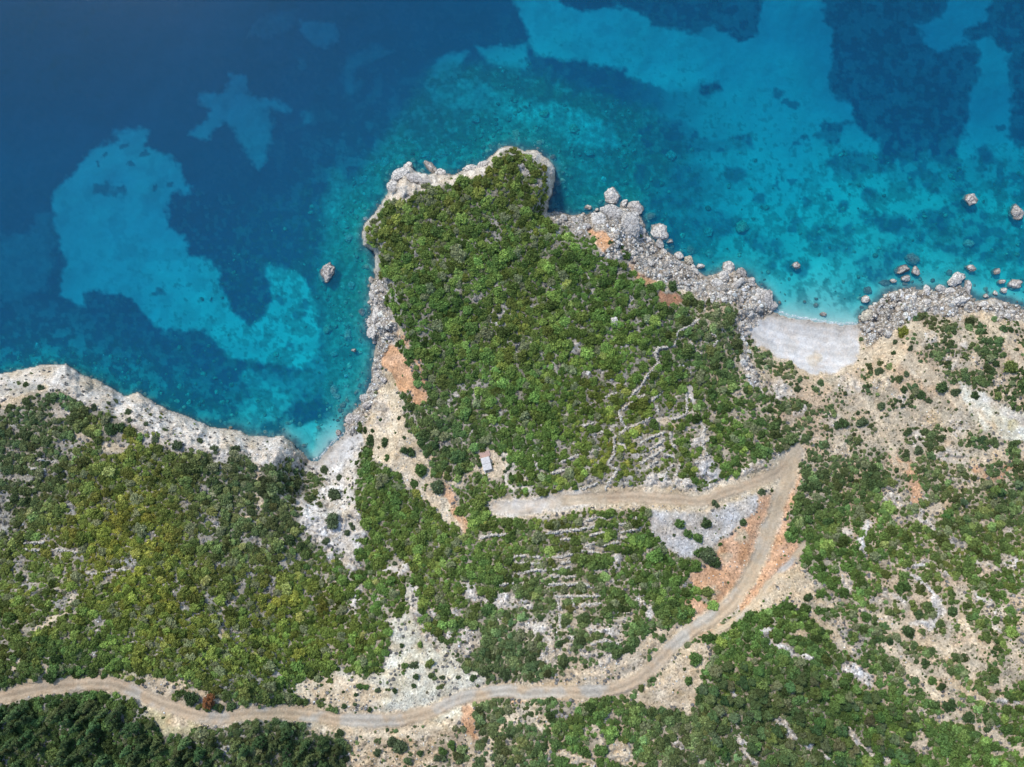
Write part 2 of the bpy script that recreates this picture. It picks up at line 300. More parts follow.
# lower right
P_([(764,560),(775,548),(790,552),(800,560),(812,583),(816,600),(800,606),(785,600),(772,608),(758,612),(748,606),(757,590)], 'beige', 3, .93, .1, .15)
for p, wd, c in [([(901,658),(916,676),(937,697),(957,712),(980,724.5),(1000,737),(1035,757)], 9, 'sand'), ([(885,645),(901,658)], 7, 'beige'), ([(962,618),(972,634),(988,652)], 8, 'beige'), ([(914,578),(928,588),(942,600)], 6, 'white'), ([(935,600),(940,612),(930,625),(915,622)], 9, 'white'), ([(812,615),(825,628),(838,640),(850,650)], 9, 'beige'),
              ([(764,630),(778,646),(797,656),(812,655)], 9, 'white'), ([(848,668),(858,672),(870,684)], 9, 'white'), ([(777,720),(790,732),(799,742),(815,750),(838,762)], 7, 'white'), ([(815,742),(820,730)], 5, 'lime'), ([(850,727),(858,742),(870,754),(888,764)], 7, 'white'), ([(880,618),(900,632),(925,640),(950,650)], 12, 'beige'), ([(870,600),(885,595),(905,600)], 7, 'lime'), ([(1012,645),(1026,670)], 9, 'beige'), ([(975,595),(990,600)], 8, 'lime'), ([(995,700),(1015,703)], 6, 'lime'), ([(940,670),(965,690),(985,700)], 7, 'beige'), ([(730,687),(738,703)], 5, 'lime'), ([(733,737),(742,746),(756,762)], 6, 'lime'),
              ([(985,650),(1000,665),(1005,690)], 6, 'beige'), ([(1000,630),(990,615),(1010,605)], 5, 'lime'), ([(838,570),(850,590),(862,610)], 6, 'lime'), ([(905,570),(930,565),(950,575)], 6, 'lime'), ([(975,560),(1000,570),(1020,560)], 5, 'lime'), ([(820,600),(835,605)], 6, 'beige')]:
    L_(p, wd, c, 2, .92, .35 if c in ('white', 'lime') else .12, .2)
B_(917,745,8,7,'beige'); B_(800,635,7,5,'beige'); B_(945,720,7,5,'sand')
# terraces, gravel, cuttings
for u, v, rx, ry in [(535,627,17,9),(551,652,12,11),(597,628,9,8),(613,630,8,8),(510,600,13,8),(618,562,6,9),(640,600,6,8),(530,606,7,5),(570,640,7,5),(545,640,8,4),(650,615,5,6),(605,660,8,6),(585,655,7,6),(502,622,6,5),(470,590,8,12),(483,600,5,5),(434,620,5,10),(467,640,7,16),(500,602,7,5),(455,610,5,6),(447,632,4,5),(480,640,5,5)]:
    B_(u, v, rx, ry, 'lime', kill=.9, stone=.55, rag=.35)
P_([(640,489),(655,474),(690,478),(705,483),(720,478),(740,470),(750,461),(764,460),(770,470),(742,486),(715,492),(690,494),(650,494)], 'lime', 2, .95, .6, .15)
P_([(650,504),(664,503),(680,507),(711,510),(729,497),(757,491),(762,499),(749,516),(736,531),(721,542),(711,551),(683,556),(663,544),(650,530)], 'grey', 2.5, .97, .12)
P_([(762,498),(750,515),(737,530),(722,545),(714,560),(703,566),(690,574),(700,590),(712,601),(724,606),(742,582),(760,545),(773,515),(780,494)], 'orange', 2.5, .95, .08)
L_([(796,470),(790,500),(781,525),(778,545)], 10, 'orange', 2.5, .9); P_([(775,530),(785,540),(803,546),(796,560),(770,585),(755,600),(740,612),(730,608),(748,590),(764,560)], 'orange', 2.5, .95, .1)
L_([(733,609),(741,600),(753,587)], 3, 'red', 1.2); L_([(764,560),(776,530),(785,505),(791,480)], 3, 'red', 1.4, 1, 0, .4); L_([(560,684),(605,682),(630,674),(655,656)], 3, 'orange', 1.3, 1, 0, .4); L_([(510,700),(560,700),(605,699)], 3, 'orange', 1.3, 1, 0, .4); L_([(320,725),(370,729),(405,727),(440,718)], 2.5, 'sand', 1.2); L_([(722,617),(729,613),(737,609)], 5, 'white', 1.2); L_([(700,634),(710,629),(720,623)], 4, 'orange', 1.2)
B_(742,535,7,6,'beige',kill=.8); B_(728,558,6,5,'beige',kill=.8)
P_([(627,699),(650,686),(668,666),(690,646),(706,640),(712,650),(706,666),(704,682),(696,702),(690,714),(683,706),(665,712),(650,706),(635,702)], 'beige', 3, .95, .08)
P_([(515,690),(520,679),(546,673),(563,672),(579,665),(600,664),(619,660),(632,646),(642,632),(658,634),(673,622),(680,632),(660,655),(640,676),(605,686)], 'beige', 2.5, .9, .15, .2)
L_([(690,600),(705,612),(695,625)], 10, 'orange', 2.5, .85); B_(712,590,8,7,'beige')
# pale fans at the lower road
P_([(402,586),(413,586),(419,610),(423,630),(436,640),(451,648),(461,663),(479,669),(487,682),(469,692),(453,703),(428,710),(397,715),(352,715),(301,713),(292,690),(306,679),(326,676),(344,665),(357,674),(377,674),(385,651),(390,633),(387,618),(376,602),(378,594),(392,615),(400,620),(405,610)], 'scree', 7, .93, .2, .3)
P_([(292,690),(306,679),(330,672),(350,676),(385,690),(380,712),(301,712)], 'beige', 6, .85, .15, .35)
L_([(408,640),(415,665),(412,690)], 16, 'scree', 4, .9); L_([(412,588),(417,610),(424,632),(436,650)], 8, 'lime', 2, .95, .3)
P_([(300,728),(334,735),(352,742),(346,757),(338,800),(440,800),(432,767),(436,745),(450,730),(468,719),(440,722),(380,730),(330,728)], 'beige', 3, .62, .25, .15)
L_([(308,728),(350,732),(400,735),(440,728),(470,716)], 9, 'sand', 2.5, .95); L_([(430,715),(470,708)], 14, 'scree', 3, .95); L_([(468,708),(471,735)], 12, 'orange', 2.5, .9)
for p in [[(466,735),(472,750),(470,775)],[(489,738),(492,755),(490,775)],[(506,717),(496,735),(490,745)],[(535,708),(540,725),(546,740),(546,770)],[(448,738),(452,760),(450,780)],[(545,720),(552,735)],[(595,727),(602,748)]]: L_(p, 6, 'sand', 2, .9, .15, .2)
B_(622,752,14,12,'sand',stone=.3); L_([(560,752),(575,757),(592,764)], 9, 'sand', 2, .9, .3); L_([(676,744),(690,750),(703,760)], 7, 'lime', 2, .9, .3); L_([(500,720),(516,716)], 5, 'sand'); B_(605,718,8,4,'litter',kill=.5); B_(640,760,8,8,'beige'); B_(515,720,5,6,'sand',rag=.4)
# left of the road
L_([(30,682),(70,676),(110,674),(150,677),(185,684)], 9, 'yellow', 3, .85, .1, .3); B_(165,690,25,13,'beige',12,.93,.2); L_([(185,690),(215,700),(235,706),(262,702)], 9, 'beige', 3, .85, .1, .3)
P_([(140,697),(160,706),(200,718),(200,726),(188,736),(163,733),(154,724),(148,710)], 'yellow', 2, .97); B_(177,722,10,6,'beige',kill=1)
L_([(79,583),(66,610),(46,620),(35,631)], 3, 'sand', 1.2, .95); L_([(175,580),(180,596),(190,612)], 7, 'litter', 2, .8, .2, .3); L_([(238,598),(228,602),(221,622),(222,634)], 6, 'sand', 2, .9, .1, .3); L_([(250,575),(243,592)], 5, 'litter', 2, .8)
L_([(236,522),(250,514),(262,508)], 5, 'sand', 2, .9, .2, .3); L_([(254,465),(256,490),(262,505)], 4, 'sand', 2, .8, .2, .3); L_([(20,655),(14,668)], 3, 'sand'); L_([(46,665),(44,680)], 4, 'sand')
for u, v, rx, ry in [(45,455,9,5),(30,480,8,6),(4,505,5,16),(4,525,5,9),(25,525,8,5),(60,475,8,6),(70,510,7,5),(205,490,7,6),(185,505,8,5),(215,520,7,5),(250,540,8,7),(205,540,7,8),(130,560,10,8),(30,590,10,8),(60,600,8,8),(100,620,8,5),(95,655,9,6),(130,640,7,5),(190,620,8,10),(210,600,6,5),(235,635,9,6),(20,560,8,10),(80,560,8,6),(240,560,7,6),(270,585,6,8),(285,560,5,7),(150,535,8,4),(60,445,6,4),(15,425,7,6),(0,470,6,10),(300,560,6,9),(320,575,5,5),(195,745,4,6),(225,755,8,9),(260,680,8,5),(275,672,6,4)]:
    B_(u, v, rx, ry, 'litter', kill=.62, stone=.3, rag=.5, a=.9)

# dirt roads: centre lines, widths
LOWER = [(-60,706),(0,697),(25,690),(64,686),(107,684),(127,688),(147,697),(165,705),(193,714),(216,718),(244,714),(288,713),(326,718),(364,721),(402.5,719),(433,710.5),(458,699),(484,693),(510,691),(525,693),(563.5,692),(602,691.5),(627,685),(650,670),(668,651),(688,633),(708,620),(729,605),(744,585),(756,562),(766,538),(778,505),(788,478),(797,452)]
UPPER = [(497,508),(515,508),(538,505),(571,500),(607,497.5),(642,497.5),(678,500),(703,500),(729,490.5),(760,481),(779,471),(793,457)]
SPUR = [(803,545),(790,562),(770,582),(755,602),(735,621),(714,631)]
def smooth_line(P, k=5):
    P = np.array(P, float); out = []
    for i in range(len(P) - 1):
        p0, p1, p2, p3 = P[max(i - 1, 0)], P[i], P[i + 1], P[min(i + 2, len(P) - 1)]
        for t in np.arange(k) / k:
            out.append(tuple(.5 * (2 * p1 + (p2 - p0) * t + (2 * p0 - 5 * p1 + 4 * p2 - p3) * t * t + (3 * p1 - p0 - 3 * p2 + p3) * t ** 3)))
    out.append(tuple(P[-1])); return out
LOWER, UPPER, SPUR = smooth_line(LOWER), smooth_line(UPPER), smooth_line(SPUR)
L_(LOWER, 17, 'beige', 2.5, 1, .15, 0, .5); L_(UPPER, 24, 'sand', 3, 1, .2, 0, .5); L_(UPPER[:18], 16, 'lime', 3, 1, .1, 0, .8)
def road(P, wd, cls, cls2, cut=None):
    w, m, dd = line_mask(P, wd, 1.6, .32)
    n = fbm(U[w], V[w], 22, 3, 2)
    c = np.array(C[cls]) + (np.array(C[cls2]) - np.array(C[cls])) * sstep(.38, .6, n)[..., None]
    rut = 1 + .20 * np.exp(-((dd - wd * .26) / (wd * .09)) ** 2) - .14 * np.exp(-(dd / (wd * .10)) ** 2) - .16 * np.exp(-((dd - wd * .5) / 1.3) ** 2) * sstep(.45, .6, fbm(U[w], V[w], 9, 2, 6))
    k = m[..., None]
    GC[w] = GC[w] * (1 - k) + c * rut[..., None] * k
    BARE[w] = np.maximum(BARE[w], sstep(0.05, .5, m)); STONY[w] *= 1 - m * .9; ROADM[w] = np.maximum(ROADM[w], m)
C['track'] = (.385, .355, .31); road(SPUR, 6, 'track', 'beige'); road(UPPER, 11.5, 'road', 'road'); L_(UPPER[:14], 13, 'lime', 3, 1, .1, .2, .8, .85); L_(UPPER[12:20], 9, 'sand', 3, 1, 0, .3, .8, .5); road(LOWER, 13, 'roadgrey', 'road')
ORM = np.array(C['beige'])
w, m, _ = line_mask(LOWER[-26:], 12, 2, .2); GC[w] = GC[w] * (1 - .55 * m[..., None]) + ORM * .92 * .55 * m[..., None]
B_(793,458,9,8,'beige',kill=1,rag=.1,a=.6)
for p, wd in [([(885,645),(901,658),(916,676),(937,697),(957,712),(980,724.5),(1000,737),(1035,757)], 9), ([(862,364),(872,352),(883,346),(906,358),(927,371),(941,387),(958,400)], 11), ([(862,398),(872,412),(882,428),(890,445),(894,462)], 6), ([(985,318),(1000,332),(1013,353),(1026,368)], 8), ([(66,610),(46,620),(35,631)], 4)]:
    w, m, dd = line_mask(p, wd, 2, .5); LINEM[w] = np.maximum(LINEM[w], m); GC[w] = GC[w] * (1 - .75 * m[..., None]) + np.array(C['sand']) * .75 * m[..., None] * (1 + .3 * (fbm(U[w], V[w], 5, 3, 1) - .5))[..., None]
# wet sand by the water
GC = GC * (1 + (BEACHM * (.06 * np.sin(SD * .95 + 5 * fbm(U, V, 30, 2, 2)) + .05 * np.sin(SD * .37)))[..., None])
wsand = BEACHM * (1 - sstep(1, 8, SD)) * (SD > 0)
GC = GC * (1 - .7 * wsand[..., None]) + np.array((.47, .43, .36)) * .7 * wsand[..., None]
# heights: roughness where rock and rubble, calm on the road and beaches
calm = np.clip(1 - np.maximum(ROADM, BEACHM) * 1.0, 0, 1)
rockm = np.clip(STONY + edge, 0, 1)
land = SD > 0
Z = Z + np.where(land, 1, 0) * np.clip(SD / 6, 0, 1) * calm * (2.2 * (fbm(U, V, 45, 4, 3) - .5) + (.5 + 2.6 * rockm) * (fbm(U, V, 7, 4, 5) - .5))
rdg = 1 - np.abs(fbm(U, V, 10, 4, 6) - .5) * 2
Z = Z + np.where(land, 1, 0) * np.clip(SD / 5, 0, 1) * calm * np.clip(edge + .8 * sstep(.2, .26, STONY) * BARE, 0, 1) * 2.6 * (sstep(.45, .95, rdg) - .5)
Z = np.where(land, np.maximum(Z, .05 + .02 * SD), Z)
cut = line_mask(LOWER, 26, 5, .15)
Z[cut[0]] -= .9 * cut[1] * (1 - 0.0)
cut = line_mask(UPPER, 24, 5, .15)
Z[cut[0]] -= .8 * cut[1]

# ------------------------------------------------------------------ sea bed
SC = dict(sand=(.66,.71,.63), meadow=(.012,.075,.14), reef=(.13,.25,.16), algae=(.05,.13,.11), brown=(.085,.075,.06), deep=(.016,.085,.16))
SB = np.zeros(SHAPE + (3,)); 
right = sstep(600, 760, U + 60 * (n1 - .5))[..., None]
SB[:] = np.array(SC['deep']) * (1 - right) + np.array(SC['sand']) * .92 * right
rough_bed = np.zeros(SHAPE)
def S_(w, m, cls, a=1.0, rag=0.0, sc=6, bump=0.0):
    if rag: m = m * (1 - rag * sstep(.42, .58, fbm(U[w], V[w], sc, 4, 3)))
    k = (m * a)[..., None]; SB[w] = SB[w] * (1 - k) + np.array(SC[cls]) * k
    rough_bed[w] = rough_bed[w] * (1 - m) + bump * m
# shallow teal bottom along the left coast and round the headland
near = np.exp(-dep / 34.0) * (SD < 0)
allw = (slice(None), slice(None))
S_(allw, np.clip(1.25 * np.exp(-dep / 42.0), 0, 1) * (1 - right[..., 0] * .55) * (SD < 1), 'algae', .75, .35, 9, .6)
mot = sstep(.50, .62, fbm(U, V, 9, 5, 6, .62)) * np.clip(1.5 * np.exp(-dep / 48.0), 0, 1)
S_(allw, mot * (SD < 1), 'sand', .38, 0, 6, .3)
weed_zone = None
for P, a, rg in [
 ([(51,195),(69,178),(79,160),(97,145),(114,142),(119,132),(132,128),(145,132),(147,150),(163,156),(178,165),(188,183),(190,190),(175,195),(168,208),(170,228),(180,236),(188,243),(187,256),(206,259),(219,269),(219,284),(226,299),(234,315),(249,326),(263,318),(269,300),(267,283),(261,266),(275,266),(300,274),(313,292),(319,332),(321,353),(301,370),(275,365),(250,360),(239,359),(226,355),(216,342),(203,330),(183,332),(165,328),(150,322),(142,307),(132,299),(114,293),(99,290),(86,292),(85,304),(74,302),(58,295),(61,279),(67,264),(61,246),(55,228),(53,203)], 1, .0),
 ([(230,76),(244,76),(248,94),(257,102),(275,100),(288,109),(283,113),(265,109),(268,117),(275,125),(272,142),(265,152),(265,165),(258,170),(252,158),(241,142),(234,125),(224,122),(216,127),(211,137),(201,140),(188,132),(196,125),(208,119),(208,109),(198,102),(201,94),(219,98),(229,89)], .72, .1),
 ([(476,45),(500,49),(527,47),(528,65),(515,71),(500,66),(488,62)], .75, 0), ([(433,70),(440,58),(455,54),(466,52),(462,62),(450,74),(438,77)], .75, 0),
 ([(515,3),(513,-40),(561,-40),(561,0),(576,10),(584,14),(602,11),(619,5),(635,10),(647,15),(650,25),(673,30),(698,36),(716,43),(720,64),(716,79),(701,84),(683,91),(665,89),(652,84),(632,79),(612,66),(589,61),(563,61),(541,56),(530,46),(525,33),(518,18)], 1, 0),
 ([(36,212),(50,212),(56,240),(54,270),(40,292),(10,300),(-60,300),(-60,240),(0,235),(30,236)], .28, .3),
 ([(300,23),(318,20),(336,24),(338,38),(325,46),(312,44)], .45, .1), ([(345,55),(375,45),(395,50),(370,62),(352,68),(360,85),(352,95),(342,75)], .25, .3), ([(300,60),(296,66),(304,64)], .4, 0), ([(300,114),(308,112),(312,122),(305,128)], .45, 0), ([(245,35),(270,12),(300,10),(290,25),(262,40)], .2, .3),
 ([(240,372),(262,372),(285,380),(302,392),(290,410),(262,426),(250,430),(236,410),(252,396)], .85, .5), ([(283,436),(290,425),(320,423),(340,414),(347,424),(335,440),(318,459),(306,457),(295,443)], 1, .1),
 ([(262,372),(300,375),(322,350),(330,385),(318,398),(300,392),(280,384)], .5, .5), ([(772,260),(860,262),(880,290),(862,318),(858,326),(815,323),(776,314),(764,285)], 1, .05), ([(965,285),(1024,270),(1040,300),(1008,303),(977,302)], .8, .3), ([(935,255),(945,262),(938,285),(930,285),(926,268)], .7, .2)]:
    w, m = poly_mask(P, 3.6); S_(w, m * (1 - .18 * sstep(.56, .68, fbm(U[w], V[w], 15, 4, 2))), 'sand', a, rg)
w, m = poly_mask([(332,170),(372,190),(362,236),(374,270),(368,330),(372,370),(345,422),(325,412),(326,350),(318,290),(322,240),(326,200)], 8); S_(w, m, 'reef', .9, .25, 8, 1.0); S_(w, m, 'sand', .35, .5, 7, 1.0)
# shelf of pale stones north of the headland
for P, a, rg in [([(430,70),(470,62),(540,75),(600,95),(650,110),(690,150),(660,190),(640,205),(560,205),(555,160),(500,140),(470,160),(400,165),(372,190),(360,230),(375,270),(360,330),(335,330),(335,230),(360,170),(400,120)], .8, .25)]:
    w, m = poly_mask(P, 9); S_(w, m, 'reef', a, rg, 9, 1.0)
for P, a, rg in [([(500,110),(530,100),(560,103),(585,112),(605,125),(620,138),(618,146),(590,146),(570,140),(545,125),(510,120)], .7, .35), ([(425,85),(470,80),(520,95),(505,120),(470,110),(440,112)], .4, .5), ([(570,160),(600,155),(605,180),(580,190)], .3, .5)]:
    w, m = poly_mask(P, 5); S_(w, m, 'sand', a, rg, 5, 1.0)
MEADOWS = [([(561,-40),(561,0),(576,10),(584,14),(602,11),(619,5),(635,10),(647,15),(650,25),(673,30),(698,36),(712,25),(725,30),(735,43),(745,42),(757,38),(758,25),(762,10),(768,-40)], 1, .12),
 ([(824,-60),(824,0),(825,20),(831,38),(830,63),(831,91),(848,104),(855,127),(866,137),(878,142),(878,158),(891,165),(927,154),(939,163),(952,165),(957,147),(965,137),(972,112),(967,89),(980,81),(982,56),(972,43),(962,43),(937,51),(922,41),(916,25),(922,22),(942,15),(947,-5),(950,-60)], 1, .10),
 ([(826,122),(853,122),(840,137),(835,145),(812,138),(815,133)], .9, .2), ([(961,38),(965,30),(985,18),(990,5),(992,-60),(1400,-60),(1400,150),(1024,148),(1008,137),(1009,125),(1010,102),(1014,89),(1008,71),(1010,53),(1000,48),(993,41),(984,38),(975,43)], 1, .08),
 ([(828,160),(845,148),(870,155),(890,165),(890,172),(865,175),(850,179),(832,176)], .8, .25), ([(885,165),(927,155),(960,160),(985,150),(1000,160),(1040,165),(1040,215),(1010,205),(985,190),(965,200),(940,195),(915,190),(895,185)], .75, .5),
 ([(855,213),(880,215),(905,218),(918,232),(900,237),(880,230),(862,222)], .85, .2), ([(812,226),(850,225),(858,245),(850,258),(815,255),(805,240)], .7, .5), ([(915,215),(950,205),(990,210),(1030,225),(1030,265),(985,262),(950,255),(920,245),(900,262),(890,280),(870,285),(855,262),(880,250),(905,240)], .75, .5),
 ([(764,235),(780,240),(790,255),(770,262),(755,250),(740,235),(700,245),(690,262),(670,250),(655,235),(650,215),(680,220),(700,205),(730,215)], .7, .45), ([(640,130),(665,118),(690,125),(700,140),(725,138),(752,132),(752,148),(725,152),(690,150),(660,158),(640,150)], .8, .4), ([(702,86),(715,82),(721,90),(712,98),(702,96)], 1, 0),
 ([(665,148),(680,146),(684,156),(672,162)], .8, .2), ([(630,160),(700,165),(715,185),(690,205),(650,205),(640,185)], .6, .5), ([(86,292),(114,293),(132,299),(142,307),(150,322),(165,328),(150,340),(120,335),(95,322),(85,305)], .6, .1), ([(203,330),(216,342),(226,355),(245,362),(235,372),(205,372),(190,355)], .8, .35), ([(293,400),(312,396),(334,402),(330,418),(300,422),(285,412)], .8, .35),
 ([(150,325),(185,335),(195,350),(170,358),(140,345)], .6, .3), ([(252,362),(280,370),(300,378),(290,392),(262,380),(250,372)], .5, .5), ([(168,206),(195,190),(240,200),(268,262),(268,300),(250,324),(232,310),(224,290),(219,268),(190,254),(182,236)], .75, .05),
 ([(48,225),(56,228),(66,264),(60,280),(58,296),(70,306),(40,300),(52,270)], .5, .2)]
for P, a, rg in MEADOWS:
    w, m = poly_mask(P, 3.2); S_(w, m, 'meadow', a, rg + .12, 8, .35)
for u, v, r in [(822,126,3),(798,145,4),(805,140,3),(776,182,2),(783,183,2),(775,188,3),(793,184,3),(872,191,5),(1019,135,6),(985,152,7),(1000,128,4),(870,198,8),(806,204,4),(830,200,3),(842,204,5),(800,222,5),(794,230,5),(770,268,6),(797,267,9),(840,210,4),(104,188,7),(155,187,2.5),(172,185,4),(132,164,3),(122,146,3),(105,154,2.5),(100,162,2),(145,156,3),(780,95,5),(790,105,4),(975,240,6),(735,175,8),(760,200,5),(280,300,5),(300,315,6),(290,345,4),(305,303,4),(120,190,6),(160,288,4),(955,205,5),(940,225,8)]:
    w, m = blob_mask(u, v, r * 1.2, r); S_(w, m, 'meadow', .7, .1)
weed = sstep(.50, .60, fbm(U, V, 11, 5, 7, .66)) * (1 - sstep(4, 9, DMAX)) * sstep(6, 22, dep) * (SD < 0)
S_(allw, weed, 'algae', .55, 0, 6, .4)
bits = sstep(.60, .68, fbm(U, V, 5, 3, 3, .6)) * (1 - sstep(7, 12, DMAX)) * sstep(8, 20, dep) * (SD < 0)
S_(allw, bits, 'algae', .45, 0, 6, .4)
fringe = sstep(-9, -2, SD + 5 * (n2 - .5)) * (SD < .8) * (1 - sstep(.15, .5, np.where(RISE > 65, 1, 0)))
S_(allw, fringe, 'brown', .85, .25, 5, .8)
stones = sstep(.58, .70, fbm(U, V, 4.5, 2, 2)) * rough_bed * (SD < 0)
SB = SB * (1 - .6 * stones[..., None]) + np.array((.42, .48, .40)) * .6 * stones[..., None]
Z = np.where(land, Z, Z + np.minimum(.45 * DEPTH, .9) * rough_bed * (fbm(U, V, 6, 3, 2) - .35))
Z = np.where(land, Z, np.minimum(Z, -.06))
GC = GC * (1 - .5 * sstep(.6, .9, STONY))[..., None]
rg_ = np.abs(fbm(U, V, 12, 4, 3) - .5) * 2; crackm = (1 - sstep(.02, .10, rg_)) * np.clip(edge + (STONY > .22) * (STONY < .9) * BARE, 0, 1)
GC = GC * (1 - .38 * crackm[..., None])
far = sstep(120, 260, np.maximum(np.maximum(-U, U - 1024), V - 767))[..., None]
GC = GC * (1 - far) + np.array((.085, .105, .05)) * (.8 + .5 * n1[..., None]) * far
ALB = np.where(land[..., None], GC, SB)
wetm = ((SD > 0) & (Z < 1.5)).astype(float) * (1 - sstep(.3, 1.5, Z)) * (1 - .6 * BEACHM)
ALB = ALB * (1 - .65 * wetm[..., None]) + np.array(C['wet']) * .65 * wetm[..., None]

def to_world(u, v, z):
    k = (CAM_H - z) / FOC
    return (u - CX) * k, -(v - CY) * k
X, Y = to_world(U, V, Z)

# ------------------------------------------------------------------ node helpers
def new_mat(name):
    m = bpy.data.materials.new(name); m.use_nodes = True
    nt = m.node_tree; nt.nodes.clear()
    return m, nt
def N(nt, t, **kw):
    n = nt.nodes.new(t)
    for k, v in kw.items(): setattr(n, k, v)
    return n
def mathn(nt, op, a, b=None, c=None):
    n = N(nt, 'ShaderNodeMath', operation=op)
    for i, x in enumerate((a, b, c)):
        if x is None: continue
        if isinstance(x, (int, float)): n.inputs[i].default_value = x
        else: nt.links.new(x, n.inputs[i])
    return n.outputs[0]
def vmul(nt, a, b):
    n = N(nt, 'ShaderNodeMix', data_type='RGBA', blend_type='MULTIPLY'); n.inputs[0].default_value = 1
    nt.links.new(a, n.inputs[6])
    if isinstance(b, tuple): n.inputs[7].default_value = b
    else: nt.links.new(b, n.inputs[7])
    return n.outputs[2]
def cmix(nt, f, a, b):
    n = N(nt, 'ShaderNodeMix', data_type='RGBA')
    if isinstance(f, (int, float)): n.inputs[0].default_value = f
    else: nt.links.new(f, n.inputs[0])
    for i, x in ((6, a), (7, b)):
        if isinstance(x, tuple): n.inputs[i].default_value = x
        else: nt.links.new(x, n.inputs[i])
    return n.outputs[2]
def noise(nt, scale, detail=4, rough=.55, vec=None):
    n = N(nt, 'ShaderNodeTexNoise'); n.inputs['Scale'].default_value = scale; n.inputs['Detail'].default_value = detail; n.inputs['Roughness'].default_value = rough
    nt.links.new(vec, n.inputs['Vector']); return n.outputs['Fac']
def ramp(nt, f, lo, hi, a=0.0, b=1.0):
    n = N(nt, 'ShaderNodeMapRange'); n.inputs[1].default_value = lo; n.inputs[2].default_value = hi; n.inputs[3].default_value = a; n.inputs[4].default_value = b
    nt.links.new(f, n.inputs[0]); return n.outputs[0]
def gray(nt, f):
    n = N(nt, 'ShaderNodeCombineColor'); 
    for i in range(3): nt.links.new(f, n.inputs[i])
    return n.outputs[0]
def finish(nt, colour, rough=.9, bump=None, strength=.6, dist=.2, spec=.2):
    p = N(nt, 'ShaderNodeBsdfPrincipled'); o = N(nt, 'ShaderNodeOutputMaterial')
    if isinstance(colour, tuple): p.inputs['Base Color'].default_value = colour
    else: nt.links.new(colour, p.inputs['Base Color'])
    p.inputs['Roughness'].default_value = rough; p.inputs['Specular IOR Level'].default_value = spec
    if bump is not None:
        b = N(nt, 'ShaderNodeBump'); b.inputs['Strength'].default_value = strength; b.inputs['Distance'].default_value = dist
        nt.links.new(bump, b.inputs['Height']); nt.links.new(b.outputs[0], p.inputs['Normal'])
    nt.links.new(p.outputs[0], o.inputs[0]); return p

def ground_material():
    m, nt = new_mat('ground_cover')
    geo = N(nt, 'ShaderNodeNewGeometry'); pos = geo.outputs['Position']
    a = N(nt, 'ShaderNodeAttribute', attribute_name='albedo').outputs['Color']
    st = N(nt, 'ShaderNodeAttribute', attribute_name='stony').outputs['Fac']
    f1 = noise(nt, 1.1, 6, .65, pos); f2 = noise(nt, .12, 4, .6, pos)
    vo = N(nt, 'ShaderNodeTexVoronoi'); vo.inputs['Scale'].default_value = .95; nt.links.new(pos, vo.inputs['Vector'])
    vsep = N(nt, 'ShaderNodeSeparateColor'); nt.links.new(vo.outputs['Color'], vsep.inputs[0])
    g1 = ramp(nt, f1, .25, .75, .68, 1.32); g2 = ramp(nt, f2, .3, .7, .86, 1.14)
    cal = N(nt, 'ShaderNodeAttribute', attribute_name='calm').outputs['Fac']
    g1 = mathn(nt, 'ADD', 1.0, mathn(nt, 'MULTIPLY', mathn(nt, 'SUBTRACT', g1, 1.0), mathn(nt, 'SUBTRACT', 1.0, mathn(nt, 'MULTIPLY', cal, .55))))
    c = vmul(nt, vmul(nt, a, gray(nt, g1)), gray(nt, g2))
    v2 = N(nt, 'ShaderNodeTexVoronoi'); v2.inputs['Scale'].default_value = 1.7; nt.links.new(pos, v2.inputs['Vector'])
    s2 = N(nt, 'ShaderNodeSeparateColor'); nt.links.new(v2.outputs['Color'], s2.inputs[0])
    spk = mathn(nt, 'ADD', ramp(nt, s2.outputs[0], .72, .9, 1, 1.35), ramp(nt, s2.outputs[1], .1, .28, -.38, 0))
    cal = N(nt, 'ShaderNodeAttribute', attribute_name='calm').outputs['Fac']
    spk = mathn(nt, 'ADD', mathn(nt, 'MULTIPLY', mathn(nt, 'SUBTRACT', spk, 1.0), mathn(nt, 'SUBTRACT', 1.0, mathn(nt, 'MULTIPLY', cal, .8))), 1.0)
    c = vmul(nt, c, gray(nt, spk))
    c = cmix(nt, ramp(nt, noise(nt, .35, 5, .6, pos), .45, .65, 0, .6), c, vmul(nt, c, (1.06, .96, .88, 1)))
    gs = ramp(nt, vsep.outputs[0], 0, 1, .68, 1.3)
    c = cmix(nt, mathn(nt, 'MULTIPLY', st, .8), c, vmul(nt, c, gray(nt, gs)))
    hb = mathn(nt, 'ADD', mathn(nt, 'MULTIPLY', f1, .7), mathn(nt, 'MULTIPLY', mathn(nt, 'MULTIPLY', vo.outputs['Distance'], st), -.9))
    finish(nt, c, .95, hb, .8, .7, .1)
    return m
def seabed_material():
    m, nt = new_mat('seabed_cover')
    pos = N(nt, 'ShaderNodeNewGeometry').outputs['Position']
    a = N(nt, 'ShaderNodeAttribute', attribute_name='albedo').outputs['Color']
    st = N(nt, 'ShaderNodeAttribute', attribute_name='stony').outputs['Fac']
    f1 = noise(nt, .45, 6, .65, pos); f2 = noise(nt, .06, 3, .5, pos)
    amp = mathn(nt, 'ADD', mathn(nt, 'MULTIPLY', st, .9), .12)
    g = mathn(nt, 'ADD', 1.0, mathn(nt, 'MULTIPLY', mathn(nt, 'SUBTRACT', f1, .5), mathn(nt, 'MULTIPLY', amp, 2.2)))
    c = vmul(nt, vmul(nt, a, gray(nt, g)), gray(nt, ramp(nt, f2, .3, .7, .9, 1.1)))
    finish(nt, c, 1.0, f1, .5, .6, 0)
    return m
GROUND, SEABED = ground_material(), seabed_material()

